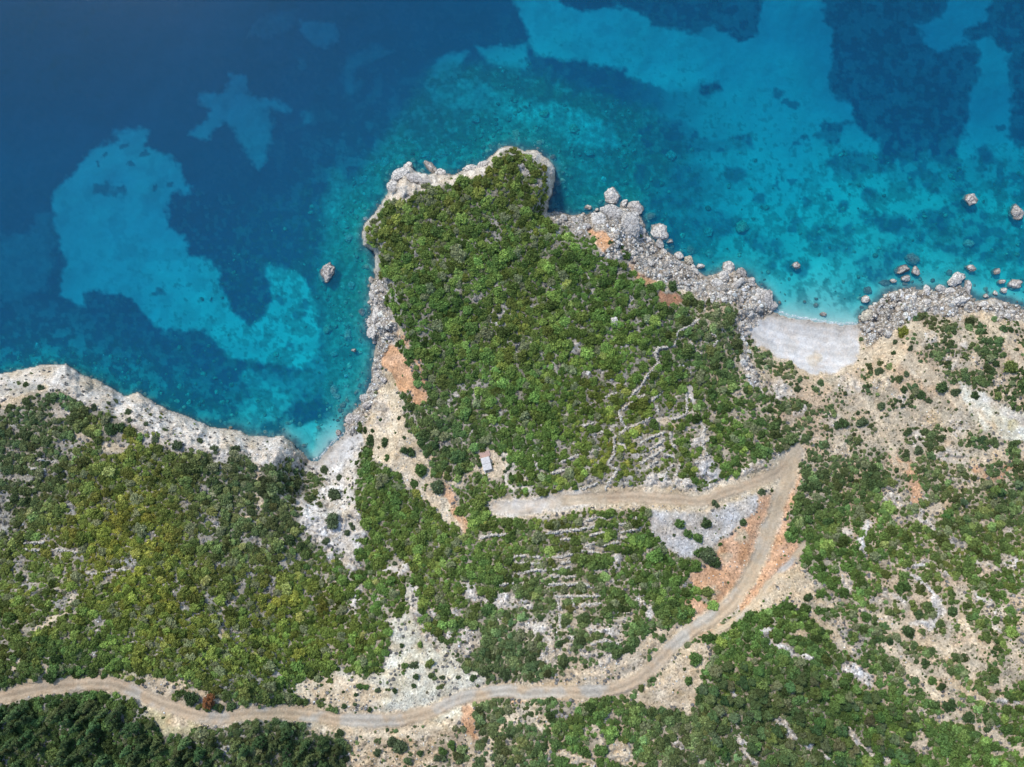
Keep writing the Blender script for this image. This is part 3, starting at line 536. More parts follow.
def tag(o, label=None, cat=None, group=None, kind=None):
    if label: o['label'] = label
    if cat: o['category'] = cat
    if group: o['group'] = group
    if kind: o['kind'] = kind
    return o

# ------------------------------------------------------------------ sheets of the ground, cut from one height field
def quads_where(mask):
    nr, nc = SHAPE
    jj, ii = np.nonzero(mask[:-1, :-1])
    a = jj * nc + ii
    return np.stack([a, a + nc, a + nc + 1, a + 1], 1)
def sheet(name, mask, mat, label):
    F = quads_where(mask)
    ids, inv = np.unique(F, return_inverse=True)
    F = inv.reshape(-1, 4)
    co = np.stack([X.ravel()[ids], Y.ravel()[ids], Z.ravel()[ids]], 1)
    me = bpy.data.meshes.new(name)
    me.vertices.add(len(co)); me.vertices.foreach_set('co', co.ravel())
    me.loops.add(F.size); me.polygons.add(len(F))
    me.polygons.foreach_set('loop_start', np.arange(0, F.size, 4)); me.loops.foreach_set('vertex_index', F.ravel())
    me.update(calc_edges=True)
    me.polygons.foreach_set('use_smooth', np.ones(len(F), bool))
    at = me.attributes.new('albedo', 'FLOAT_COLOR', 'POINT')
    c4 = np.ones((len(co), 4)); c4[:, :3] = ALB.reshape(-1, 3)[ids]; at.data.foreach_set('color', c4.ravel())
    at = me.attributes.new('stony', 'FLOAT', 'POINT')
    at.data.foreach_set('value', np.where(land, STONY, rough_bed).ravel()[ids].astype(np.float32))
    at = me.attributes.new('calm', 'FLOAT', 'POINT')
    at.data.foreach_set('value', np.maximum(ROADM, BEACHM).ravel()[ids].astype(np.float32))
    me.materials.append(mat)
    o = bpy.data.objects.new(name, me); col.objects.link(o)
    tag(o, label, kind='structure'); return o
beach_m = (BEACHM > .5) & land
road_m = (ROADM > .5) & land & ~beach_m
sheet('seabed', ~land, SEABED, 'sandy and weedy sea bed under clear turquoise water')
sheet('beach', beach_m, GROUND, 'pale pebble beaches in the two coves')
sheet('dirt_road', road_m, GROUND, 'pale unpaved road winding along the hillside')
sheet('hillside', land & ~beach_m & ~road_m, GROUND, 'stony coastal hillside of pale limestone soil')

# ------------------------------------------------------------------ water
def water():
    m, nt = new_mat('sea_water')
    pos = N(nt, 'ShaderNodeNewGeometry').outputs['Position']
    tr = N(nt, 'ShaderNodeBsdfTransparent')
    df = N(nt, 'ShaderNodeBsdfDiffuse'); df.inputs[0].default_value = (.006, .30, .55, 1)
    gl = N(nt, 'ShaderNodeBsdfGlossy'); gl.inputs['Roughness'].default_value = .06
    fr = N(nt, 'ShaderNodeFresnel'); fr.inputs[0].default_value = 1.33
    h = mathn(nt, 'ADD', noise(nt, .8, 5, .65, pos), mathn(nt, 'MULTIPLY', noise(nt, .07, 3, .5, pos), 1.5))
    b = N(nt, 'ShaderNodeBump'); b.inputs['Strength'].default_value = .10; b.inputs['Distance'].default_value = .3
    nt.links.new(h, b.inputs['Height']); nt.links.new(b.outputs[0], gl.inputs['Normal']); nt.links.new(b.outputs[0], fr.inputs['Normal'])
    m1 = N(nt, 'ShaderNodeMixShader'); m1.inputs[0].default_value = .145
    nt.links.new(tr.outputs[0], m1.inputs[1]); nt.links.new(df.outputs[0], m1.inputs[2])
    m2 = N(nt, 'ShaderNodeMixShader'); nt.links.new(fr.outputs[0], m2.inputs[0]); nt.links.new(m1.outputs[0], m2.inputs[1]); nt.links.new(gl.outputs[0], m2.inputs[2])
    o = N(nt, 'ShaderNodeOutputMaterial'); nt.links.new(m2.outputs[0], o.inputs['Surface'])
    va = N(nt, 'ShaderNodeVolumeAbsorption'); k = np.array((.56, .039, .019)); dn = .56
    va.inputs['Color'].default_value = (*(1 - k / dn), 1); va.inputs['Density'].default_value = dn
    nt.links.new(va.outputs[0], o.inputs['Volume'])
    s = 1500.0
    me = bpy.data.meshes.new('sea')
    me.from_pydata([(x, y, z) for z in (-45, 0) for x, y in ((-s, -s), (s, -s), (s, s), (-s, s))], [], [(0, 3, 2, 1), (4, 5, 6, 7), (0, 1, 5, 4), (1, 2, 6, 5), (2, 3, 7, 6), (3, 0, 4, 7)])
    me.materials.append(m)
    o = bpy.data.objects.new('sea', me); col.objects.link(o); tag(o, 'clear turquoise to deep blue sea water', kind='structure')
water()

# ------------------------------------------------------------------ materials of the things
def foliage_material(name, vary=.62):
    m, nt = new_mat(name)
    t = N(nt, 'ShaderNodeAttribute', attribute_name='tint', attribute_type='INSTANCER').outputs['Color']
    lv = N(nt, 'ShaderNodeAttribute', attribute_name='leaf').outputs['Fac']
    c = vmul(nt, t, gray(nt, ramp(nt, lv, 0, 1, 1 - vary, 1 + vary)))
    p = finish(nt, c, .65, spec=.15)
    tl = N(nt, 'ShaderNodeBsdfTranslucent'); nt.links.new(c, tl.inputs[0])
    mx = N(nt, 'ShaderNodeMixShader'); mx.inputs[0].default_value = .22
    o = [n for n in nt.nodes if n.type == 'OUTPUT_MATERIAL'][0]
    nt.links.new(p.outputs[0], mx.inputs[1]); nt.links.new(tl.outputs[0], mx.inputs[2]); nt.links.new(mx.outputs[0], o.inputs[0])
    return m
FOL = foliage_material('leaves')
def bark_material():
    m, nt = new_mat('bark'); pos = N(nt, 'ShaderNodeTexCoord').outputs['Object']
    f = noise(nt, 9, 4, .6, pos); finish(nt, cmix(nt, f, (.06, .045, .035, 1), (.16, .125, .095, 1)), .95, f, .6, .05); return m
BARK = bark_material()
def rock_material(name, base, var=.55):
    m, nt = new_mat(name)
    tc = N(nt, 'ShaderNodeTexCoord'); ob = tc.outputs['Object']; pos = N(nt, 'ShaderNodeNewGeometry').outputs['Position']
    t = N(nt, 'ShaderNodeAttribute', attribute_name='tint', attribute_type='INSTANCER').outputs['Color']
    f1 = noise(nt, .9, 7, .68, pos); f2 = noise(nt, .25, 4, .6, pos)
    vo = N(nt, 'ShaderNodeTexVoronoi', feature='DISTANCE_TO_EDGE'); vo.inputs['Scale'].default_value = .55
    wp = N(nt, 'ShaderNodeVectorMath', operation='MULTIPLY_ADD'); nt.links.new(pos, wp.inputs[0]); wp.inputs[1].default_value = (1, 1, .5)
    nz = N(nt, 'ShaderNodeTexNoise'); nz.inputs['Scale'].default_value = .6; nt.links.new(pos, nz.inputs['Vector']); nt.links.new(nz.outputs['Color'], wp.inputs[2])
    nt.links.new(wp.outputs[0], vo.inputs['Vector'])
    crack = ramp(nt, vo.outputs['Distance'], 0, .06, .55, 1)
    c = vmul(nt, vmul(nt, t, gray(nt, ramp(nt, f1, .25, .75, 1 - var, 1 + var))), gray(nt, crack))
    c = cmix(nt, ramp(nt, f2, .52, .74, 0, .35), c, vmul(nt, t, (.95, .80, .66, 1)))
    z = N(nt, 'ShaderNodeSeparateXYZ'); nt.links.new(pos, z.inputs[0])
    zz = mathn(nt, 'ADD', z.outputs[2], mathn(nt, 'MULTIPLY', f1, -.6))
    wet = mathn(nt, 'MULTIPLY', ramp(nt, zz, -.1, .35, 1, 0), ramp(nt, zz, -1.6, -.7, .25, 1))
    c = cmix(nt, mathn(nt, 'MULTIPLY', wet, .65), c, vmul(nt, t, (.36, .31, .25, 1)))
    finish(nt, c, .9, mathn(nt, 'ADD', f1, mathn(nt, 'MULTIPLY', crack, .5)), 1.0, .9, .15)
    return m
ROCK = rock_material('limestone', (.5, .48, .45))
def plain(name, c, rough=.85, sc=2.0, var=.25):
    m, nt = new_mat(name); pos = N(nt, 'ShaderNodeNewGeometry').outputs['Position']
    f = noise(nt, sc, 5, .65, pos)
    finish(nt, vmul(nt, cmix(nt, .5, (*c, 1), (*c, 1)), gray(nt, ramp(nt, f, .25, .75, 1 - var, 1 + var))), rough, f, .4, .05); return m

# ------------------------------------------------------------------ prototype meshes
def mesh_from(name, verts, faces, mat, leaf=None, smooth=False):
    me = bpy.data.meshes.new(name); me.from_pydata([tuple(v) for v in verts], [], faces); me.update()
    if leaf is not None:
        a = me.attributes.new('leaf', 'FLOAT', 'POINT'); a.data.foreach_set('value', np.asarray(leaf, np.float32))
    if smooth: me.polygons.foreach_set('use_smooth', [True] * len(me.polygons))
    me.materials.append(mat); return me
def ico(sub):
    bm = bmesh.new(); bmesh.ops.create_icosphere(bm, subdivisions=sub, radius=1.0)
    v = np.array([x.co[:] for x in bm.verts]); f = [[y.index for y in x.verts] for x in bm.faces]; bm.free(); return v, f
ICO1, ICO2, ICO3 = ico(1), ico(2), ico(3)
def crown_mesh(name, seed, lobes, n_leaf, leaf, flat=.75, cone=False):
    """leaf clumps spread through the lobes' volume round small dark cores"""
    r = np.random.default_rng(seed)
    V_, F_, L_f = [], [], []
    def core(c, rad):
        b = len(V_); k = 1 + .35 * (r.random(len(ICO1[0])) - .5)
        for p, q in zip(ICO1[0], k): V_.append(np.array(c) + p * rad * q * .80); L_f.append(.55)
        for f in ICO1[1]: F_.append([b + i for i in f])
    for (c, rad) in lobes:
        core(c, np.array(rad))
        n = int(n_leaf * rad[0] ** 1.7) + 8
        for _ in range(n):
            dirv = r.normal(size=3); dirv /= np.linalg.norm(dirv)
            if dirv[2] < -.35: dirv[2] *= -1
            p = np.array(c) + dirv * np.array(rad) * (.72 + .42 * r.random() ** 1.3)
            nrm = dirv * .9 + r.normal(size=3) * .55 + np.array((0, 0, .35)); nrm /= np.linalg.norm(nrm)
            t = np.cross(nrm, r.normal(size=3)); t /= np.linalg.norm(t) + 1e-6; bt = np.cross(nrm, t)
            s = leaf * (.6 + .9 * r.random()); e = s * (.45 + .4 * r.random())
            b = len(V_); val = np.clip(.5 + .28 * r.normal(), 0, 1)
            for q in (-t * s - bt * e * .5, t * s * .2 - bt * e, t * s + bt * e * .3, -t * s * .1 + bt * e): V_.append(p + q + nrm * s * .12 * r.normal()); L_f.append(val)
            F_.append([b, b + 1, b + 2, b + 3])
    return mesh_from(name, V_, F_, FOL, L_f)
def shrub_lobes(seed):
    r = np.random.default_rng(seed + 100); out = []
    n = r.integers(5, 9)
    out.append(((0, 0, .45), (.62, .62, .5)))
    for k in range(n):
        a = 6.283 * (k + r.random() * .7) / n; d_ = .42 + .26 * r.random(); s = .28 + .22 * r.random()
        out.append(((d_ * math.cos(a), d_ * math.sin(a), .30 + .25 * r.random()), (s, s, s * .85)))
    return out
def pine_lobes(seed):
    r = np.random.default_rng(seed + 300); out = []
    for lev in range(6):
        z = .9 + lev * .62; rad = .95 - lev * .135
        n = max(2, 6 - lev)
        for k in range(n):
            a = 6.283 * (k + r.random()) / n; d_ = rad * (.45 + .3 * r.random()); s = (.40 - .03 * lev) * (.8 + .45 * r.random())
            out.append(((d_ * math.cos(a), d_ * math.sin(a), z + .35 * r.random()), (s, s, s * .72)))
    out.append(((.05, 0, 4.55), (.24, .24, .42)))
    return out
def thicket_lobes(seed):
    r = np.random.default_rng(seed + 500); out = []; ax = r.uniform(.55, .95)
    for k in range(13):
        a = 6.283 * r.random(); d_ = .95 * r.random() ** .6; s = .22 + .26 * r.random()
        out.append(((d_ * math.cos(a), d_ * math.sin(a) * ax, .22 + .35 * r.random() * (1 - d_ * .5)), (s, s, s * .8)))
    return out
SHRUBS = [crown_mesh('shrub_foliage', s, shrub_lobes(s), 230, .115) for s in range(8)] + [crown_mesh('shrub_foliage', s, thicket_lobes(s), 250, .10) for s in range(5)]
PINES = [crown_mesh('pine_foliage', s, pine_lobes(s), 190, .105) for s in range(6)]
TUFTS = [crown_mesh('tuft_foliage', s + 50, [((0, 0, .3), (.7, .7, .4)), ((.4, .2, .25), (.45, .45, .3)), ((-.35, .3, .2), (.4, .4, .3)), ((.05, -.45, .2), (.42, .42, .3))], 90, .2) for s in range(5)]
def taper(name, pts, mat, n=7):
    V_, F_ = [], []
    for i, (x, y, z, rad) in enumerate(pts):
        for k in range(n): V_.append((x + rad * math.cos(6.283 * k / n), y + rad * math.sin(6.283 * k / n), z))
        if i:
            b = len(V_) - 2 * n
            for k in range(n): F_.append([b + k, b + (k + 1) % n, b + n + (k + 1) % n, b + n + k])
    F_.append(list(range(len(V_) - n, len(V_)))); return mesh_from(name, V_, F_, mat, smooth=True)
STEM = taper('stem_wood', [(0, 0, -.4, .09), (.02, 0, .1, .07), (.06, .03, .45, .045), (.04, .05, .7, .02)], BARK)
TRUNK = taper('trunk_wood', [(0, 0, -.5, .16), (.02, 0, .4, .12), (.05, .02, 1.6, .09), (.03, .03, 3.0, .06), (.04, 0, 4.4, .02)], BARK, 9)
def rock_mesh(name, seed, sub=3, squash=(1, 1, .8), cuts=9):
    r = np.random.default_rng(seed + 900)
    v, f = ico(sub); v = v.copy()
    for _ in range(cuts):                                  # slice flat faces off the ball
        n = r.normal(size=3); n /= np.linalg.norm(n); d_ = .58 + .27 * r.random()
        k = v @ n; over = k > d_; v[over] -= np.outer((k[over] - d_) * .92, n)
    from mathutils import noise as mn
    off = r.random(3) * 50
    if sub > 2:
        for i in range(len(v)):
            p = Vector(v[i] * 1.6 + off); q = 0; am = .16
            for _ in range(5): q += am * (abs(mn.noise(p)) * 2 - .55); p *= 2.1; am *= .6
            v[i] *= 1 + q
    else: v += (r.random(v.shape) - .5) * .1
    v *= np.array(squash)
    return mesh_from(name, v, f, ROCK, smooth=False)
ROCKS = [rock_mesh('boulder_stone', s, 4 if s < 8 else 3) for s in range(14)]
PEBBLES = [rock_mesh('rubble_stone', s + 40, 2, (1, .8 + .3 * (s % 3) / 2, .7), 7) for s in range(8)]

# ------------------------------------------------------------------ vegetation plan
DENS = shepard([(520,180,.88),(430,220,.94),(600,300,.95),(450,320,.93),(560,400,.95),(650,390,.84),(500,430,.9),(620,450,.82),(700,420,.78),(720,340,.92),(760,370,.7),(60,430,.78),(20,420,.7),(40,480,.80),(120,520,.97),(60,560,.82),(30,620,.84),(160,600,.97),(250,560,.86),(220,640,.93),(120,660,.92),(300,640,.95),(280,500,.9),
  (420,540,.95),(470,560,.92),(380,600,.94),(440,620,.8),(560,545,.76),(640,560,.82),(560,620,.66),(640,640,.86),(520,660,.9),(660,580,.92),(60,740,.99),(200,745,.97),(300,740,.95),(400,750,.48),(500,735,.72),(600,735,.85),(680,740,.86),(640,715,.9),(780,380,.38),(830,400,.33),(860,360,.22),(900,380,.30),(950,340,.62),(1000,350,.48),(940,420,.28),(900,440,.33),(960,460,.33),(1010,385,.9),(790,440,.72),(840,430,.48),
  (830,490,.95),(880,540,.92),(820,560,.92),(900,510,.8),(960,500,.97),(1010,480,.97),(960,550,.6),(1010,560,.85),(860,600,.56),(920,600,.42),(900,650,.44),(960,640,.42),(1010,620,.62),(980,690,.58),(840,640,.78),(780,620,.85),(740,660,.92),(800,690,.98),(860,720,.97),(740,730,.93),(930,740,.96),(1000,750,.75),(960,590,.75),(350,600,.88),(380,500,.96),(-200,600,.9),(1250,600,.7),(500,950,.9),(760,410,.75)], 34)
TINTS = dict(g=(.096,.165,.044), y=(.205,.222,.040), d=(.068,.112,.040), c=(.104,.140,.066), s=(.14,.16,.09), o=(.148,.186,.050))
TINT = shepard([(u, v, TINTS[k]) for u, v, k in [(480,180,'o'),(540,170,'o'),(430,230,'o'),(500,240,'g'),(580,260,'g'),(450,300,'g'),(520,330,'o'),(600,330,'g'),(560,400,'g'),(480,400,'g'),(650,370,'g'),(720,340,'c'),(640,440,'o'),(700,430,'g'),(540,450,'g'),(440,440,'c'),(610,410,'y'),(40,430,'c'),(30,480,'c'),(120,480,'o'),(140,520,'y'),(110,550,'y'),(170,550,'o'),(160,600,'y'),(60,580,'o'),(20,620,'o'),(240,620,'o'),(280,620,'y'),(230,540,'c'),(220,480,'c'),(90,630,'g'),(180,650,'o'),(300,650,'g'),(290,500,'c'),(40,670,'d'),
  (390,500,'g'),(410,520,'o'),(430,560,'o'),(380,560,'g'),(470,570,'g'),(560,540,'o'),(640,560,'g'),(560,610,'c'),(650,600,'g'),(520,650,'c'),(630,640,'c'),(60,740,'d'),(160,745,'d'),(250,745,'c'),(320,745,'c'),(500,735,'c'),(600,735,'g'),(680,740,'c'),(850,380,'c'),(950,340,'c'),(900,440,'c'),(1010,385,'d'),(830,480,'c'),(880,540,'g'),(820,550,'g'),(970,500,'c'),(960,550,'o'),(920,620,'c'),(1000,600,'g'),(800,690,'d'),(860,710,'g'),(780,730,'c'),(930,740,'g'),(740,660,'g'),(960,690,'c'),(1010,720,'g'),(930,390,'c')]], 38)

def world_xy(u, v):
    z = interp(Z, u, v); x, y = to_world(u, v, z); return x, y, z
def hexgrid(sp, u0, u1, v0, v1, jit=.42):
    uu, vv = np.meshgrid(np.arange(u0, u1, sp), np.arange(v0, v1, sp * .87))
    uu = uu + (np.arange(uu.shape[0])[:, None] % 2) * sp / 2
    uu = uu + rng.uniform(-jit, jit, uu.shape) * sp; vv = vv + rng.uniform(-jit, jit, vv.shape) * sp
    return uu.ravel(), vv.ravel()
PINE_ZONES = [[(-20,706),(60,696),(120,696),(150,708),(160,735),(215,734),(240,724),(300,727),(345,742),(335,790),(-20,790)], [(700,668),(740,655),(790,665),(830,675),(880,690),(920,715),(930,745),(890,790),(720,790),(705,720)], [(938,506),(965,488),(1000,474),(1040,462),(1040,490),(1000,500),(970,520),(945,520)]]
EDGE = 42
u, v = hexgrid(5.6, -EDGE * 4, 1024 + EDGE * 4, 100, 767 + EDGE * 4)
def density(u, v):
    return interp(DENS, u, v) * .955 * (1 - .97 * np.clip(interp(BARE, u, v) * 1.08, 0, 1)) * sstep(2.5, 6, interp(SD, u, v)) * (interp(ROADM, u, v) < .1) * (interp(BEACHM, u, v) < .1)
def gapn(u, v):
    a = sstep(430, 300, u) * sstep(380, 420, v)
    return np.clip(.5 + 1.85 * (fbm(u * (1 - .45 * a), v * (1 + .5 * a), 13, 4, 4, .62) - .5), .05, 1)
in_pine = np.zeros(u.shape, bool)
for Pz in PINE_ZONES: in_pine |= inside(u, v, Pz)
Dn = density(u, v) * (1 - .97 * interp(LINEM, u, v))
keep = (Dn > gapn(u, v) * .98) & (~in_pine | (rng.random(len(u)) < np.where(v > 700, np.where(u < 400, .25, .5), .5)))
bu, bv, bd = u[keep], v[keep], Dn[keep]
brad = (1.0 + 1.75 * rng.random(len(bu)) ** 2.4) * (.55 + .55 * bd)          # metres
u2, v2 = hexgrid(4.0, -EDGE * 4, 1024 + EDGE * 4, 100, 767 + EDGE * 4)
D2 = np.clip(density(u2, v2) * 1.03, 0, 1) * (1 - .9 * sstep(.75, 1, interp(LINEM, u2, v2)))
keep = (D2 > gapn(u2 + 3, v2) * .93 + .05 * rng.random(len(u2)))
keep_fill = keep; su, sv, sdn = u2[keep], v2[keep], D2[keep]
srad = (.45 + .6 * rng.random(len(su))) * (1 + .35 * sstep(.9, .97, sdn))
u3, v3 = hexgrid(3.4, -EDGE, 1024 + EDGE, 100, 767 + EDGE)          # tufts strewn over open ground
b3 = interp(BARE, u3, v3); d3 = interp(DENS, u3, v3)
keep = (rng.random(len(u3)) < .52 * sstep(.05, .5, d3) * (1 - .93 * sstep(.4, .95, b3))) & (interp(SD, u3, v3) > 5) & (interp(ROADM, u3, v3) < .05) & (interp(BEACHM, u3, v3) < .05)
tu, tv = u3[keep], v3[keep]; trad = .22 + .62 * rng.random(len(tu)) ** 1.8

gk = (~keep_fill) & (interp(DENS, u2, v2) > .6) & (rng.random(len(u2)) < .5) & (interp(SD, u2, v2) > 5) & (interp(ROADM, u2, v2) < .05) & (interp(BARE, u2, v2) < .8)
wu, wv = u2[gk], v2[gk]; wrad = .4 + .6 * rng.random(len(wu))

def tint_at(u, v, spread=.33):
    t = interp(TINT, np.asarray(u, float), np.asarray(v, float)); n = len(t)
    lum = np.exp(rng.normal(0, spread, n)) * (.78 + .5 * fbm(np.asarray(u), np.asarray(v), 20, 3, 6))
    hue = rng.normal(.03, .09, n) + .25 * (fbm(np.asarray(u), np.asarray(v), 30, 3, 2) - .5)
    t = t * lum[:, None]; t[:, 0] *= np.exp(hue); t[:, 2] *= np.exp(-.4 * hue)
    g = rng.random(n) < .11                                            # greyish, half bare bushes
    t[g] = t[g] * .35 + np.array((.19, .19, .17)) * .8
    t[:, 0] = np.maximum(t[:, 0], .58 * t[:, 1]); t[:, 2] = np.minimum(t[:, 2], .48 * t[:, 1] + .02)
    return np.clip(t * np.array((1.16, 1.20, 1.02)), .008, .42)

# isolated bushes that stand out on open ground: plan position, radius in plan units, tone
LONE = [(371.5,440,6.2,'d'),(385,442,5.2,'d'),(407.6,451,6.5,'d'),(421.6,469,8,'g'),(413,483,5,'g'),(388,457.5,4,'g'),(438,487,8,'c'),(373,431,2.4,'d'),(399,418,2.4,'d'),(404.5,438,1.8,'d'),(381,420,2,'d'),
 (679,523,6,'g'),(705,522,6,'d'),(687,532.5,5,'g'),(697.5,537.6,5.6,'g'),(715,504,4,'c'),(743,522,4,'d'),(663,543,2.6,'d'),(674,535,2,'c'),(708,555,10,'c'),(700,552,7,'g'),(714,562,7,'d'),(762,492,4,'c'),(695,658,7,'g'),(688,680,4.5,'g'),(708,593,7,'o'),
 (899,585,7,'g'),(907,631,7,'d'),(912,605,5.5,'o'),(951,610,6,'d'),(933,680,5,'g'),(948,704,7,'d'),(967,716,6.5,'d'),(924,663,6,'d'),(807,597,5,'d'),(818,610,6,'g'),(865,616,6,'g'),(986,728,4,'d'),
 (335,496,7,'c'),(333,521,8,'c'),(326,541,4,'c'),(352,526,4,'c'),(340,478,4,'c'),(326,470,4.5,'c'),(347,533,3.5,'c'),(395,563,3,'c'),(193,697,8,'d'),(232,706,6,'d'),
 (414,664,5,'c'),(416,676,3.5,'d'),(430,663,5,'o'),(414,686,3,'d'),(395,690,3,'d'),(378,690,3.5,'c'),(363,686,5,'g'),(356,694,2.5,'d'),(344,707,3,'d'),(370,709,3,'d'),(355,704,2.5,'c'),(442,677,3,'c'),(458,677,2.5,'c'),(474,677,4,'d'),(402,645,2.5,'d'),
 (672,287,6,'d'),(611,243,3,'d'),(625,256,5,'g'),(622,247,3,'g'),(509,467,3.2,'d'),(503,459,2.2,'c'),(505,472,2,'c'),
 (901,332,6,'y'),(895,342,3,'c'),(910,348,3,'c'),(893,353,2.5,'d'),(880,372,5,'c'),(906,374,3,'c'),(1008,367,8,'o'),(996,364,4,'d'),(1010,330,3,'d'),(861,422,6,'c'),(840,424,7,'d'),(880,406,5,'c'),(922,395,5,'d'),(903,390,4,'d'),(940,388,7,'d'),(955,392,5,'c'),(974,395,4.5,'d'),(928,400,3.5,'c'),(917,450,5,'c'),(896,470,3,'d'),
 (116,402,3,'c'),(129,412,3.5,'c'),(146,424,3,'c'),(117,428,8,'d'),(110,430,6,'d'),(165,430,4,'c'),(178,445,6,'c'),(200,441,4,'c'),(95,407,4,'c'),(130,420,3,'c'),(215,449,5,'c'),(42,388,4,'c'),(109,403,2.5,'c'),(155,440,4,'c'),(236,449,4.5,'c'),
 (443,750,5,'g'),(440,757,6,'c'),(400,745,8,'c'),(394,741,6,'c'),(377,752,5,'c'),(420,752,4,'d'),(452,745,5,'g'),(604,750,6,'g'),(598,749,6,'g'),(770,760,6,'g')]

# ------------------------------------------------------------------ stuff made of instances
def scatter(name, protos, u, v, rad, tint, label, zs=1.0, sink=.1):
    coll = bpy.data.collections.new(name + '_kinds')
    for k, me in enumerate(protos):
        o = bpy.data.objects.new('%s_kind' % me.name, me); coll.objects.link(o)
    x, y, z = world_xy(u, v)
    n = len(u)
    me = bpy.data.meshes.new(name); me.vertices.add(n)
    me.vertices.foreach_set('co', np.stack([x, y, z - sink * rad], 1).ravel())
    a = me.attributes.new('tint', 'FLOAT_COLOR', 'POINT'); c4 = np.ones((n, 4)); c4[:, :3] = tint; a.data.foreach_set('color', c4.ravel())
    sc = rad[:, None] * np.stack([rng.uniform(.85, 1.15, n), rng.uniform(.85, 1.15, n), rng.uniform(.75, 1.15, n) * zs], 1)
    a = me.attributes.new('size', 'FLOAT_VECTOR', 'POINT'); a.data.foreach_set('vector', sc.ravel())
    a = me.attributes.new('turn', 'FLOAT_VECTOR', 'POINT'); a.data.foreach_set('vector', np.stack([rng.normal(0, .12, n), rng.normal(0, .12, n), rng.random(n) * 6.283], 1).ravel())
    a = me.attributes.new('pick', 'INT', 'POINT'); a.data.foreach_set('value', rng.integers(0, len(protos), n).astype(np.int32))
    ob = bpy.data.objects.new(name, me); col.objects.link(ob)
    ng = bpy.data.node_groups.new(name + '_nodes', 'GeometryNodeTree')
    ng.interface.new_socket('Geometry', in_out='INPUT', socket_type='NodeSocketGeometry'); ng.interface.new_socket('Geometry', in_out='OUTPUT', socket_type='NodeSocketGeometry')
    gi = ng.nodes.new('NodeGroupInput'); go = ng.nodes.new('NodeGroupOutput')
    ci = ng.nodes.new('GeometryNodeCollectionInfo'); ci.inputs['Collection'].default_value = coll; ci.inputs['Separate Children'].default_value = True; ci.inputs['Reset Children'].default_value = True
    ip = ng.nodes.new('GeometryNodeInstanceOnPoints'); ip.inputs['Pick Instance'].default_value = True
    def attr(nm, t):
        n_ = ng.nodes.new('GeometryNodeInputNamedAttribute'); n_.data_type = t; n_.inputs['Name'].default_value = nm; return [s for s in n_.outputs if s.enabled and s.name == 'Attribute'][0]
    ng.links.new(gi.outputs[0], ip.inputs['Points']); ng.links.new(ci.outputs[0], ip.inputs['Instance'])
    ng.links.new(attr('pick', 'INT'), ip.inputs['Instance Index']); ng.links.new(attr('size', 'FLOAT_VECTOR'), ip.inputs['Scale'])
    er = ng.nodes.new('FunctionNodeEulerToRotation'); ng.links.new(attr('turn', 'FLOAT_VECTOR'), er.inputs[0]); ng.links.new(er.outputs[0], ip.inputs['Rotation'])
    ng.links.new(ip.outputs[0], go.inputs[0])
    md = ob.modifiers.new('instances', 'NODES'); md.node_group = ng
    tag(ob, label, kind='stuff'); return ob

# ------------------------------------------------------------------ labels
MARKS = [(525,160,"the headland's tip"),(612,323,'the lone white headland rock'),(486,464,'the small white hut'),(795,455,'the road junction'),(420,650,'the pale scree fan'),(335,452,'the left cove beach'),(345,530,'the white stony gully'),(810,345,'the crescent pebble beach'),(211,698,'the rust brown tree'),(698,525,'the grey gravel clearing'),(402,370,'the orange soil scar'),(670,302,'the red earth scar'),(711,340,'the round stone ring'),(130,405,'the pale left cliff'),(560,545,'the terrace walls'),(505,505,"the upper road's dead end"),(620,440,'the zigzag stone wall'),(690,632,'the lower road bend'),(955,710,'the diagonal dirt path'),(625,215,'the big slab boulders'),(402,178,'the rocky left point'),(745,550,'the orange road cutting'),(1005,425,'the pale gully at the right edge'),(906,358,'the sandy track'),(908,478,'the red gully'),(985,488,'the dark pine band'),(20,693,"the lower road's left end"),(176,718,'the yellow road widening'),(668,692,'the bare triangle below the road'),(400,740,'the bare slope below the road'),(500,308,'the grey headland patch'),(540,630,'the white rubble patch'),(325,272,'the heart shaped sea rock'),(380,310,'the left rubble shore'),(720,285,'the right rubble shore'),(920,300,'the boulder field'),(960,280,'the long tilted boulder'),(766,300,'the brown beach-end rock'),(935,612,'the white clearing at lower right'),(975,205,'the offshore rock pair'),(85,520,'the olive left hillside'),(250,560,'the left hillside gully edge'),(170,600,'the yellow green thicket'),(60,740,'the lower left corner'),(800,730,'the white streaks at bottom'),(650,480,'the roadside stone heap'),(570,400,'the middle of the headland'),(450,230,"the headland's left shoulder"),(430,540,'the narrow green wedge'),(30,610,'the left frame edge'),(840,520,'the thicket beside the road top'),(520,660,'the thicket above the lower road'),(720,740,'the bottom woods edge'),(310,640,'the thicket left of the fan')]
ORD = ['', 'second ', 'third ', 'fourth ', 'fifth ', 'sixth ', 'seventh ', 'eighth ', 'ninth ', 'tenth ', 'eleventh ', 'twelfth ', 'thirteenth ', 'fourteenth ', 'fifteenth ', 'sixteenth ', 'seventeenth ', 'eighteenth ', 'nineteenth ', 'twentieth ']
def relation(u, v):
    best = min(MARKS, key=lambda m: (m[0] - u) ** 2 + (m[1] - v) ** 2)
    du, dv = u - best[0], v - best[1]
    if math.hypot(du, dv) < 9: return 'beside ' + best[2]
    return ('east of ' if du > 0 else 'west of ') + best[2] if abs(du) > abs(dv) else ('inland of ' if dv > 0 else 'seaward of ') + best[2]
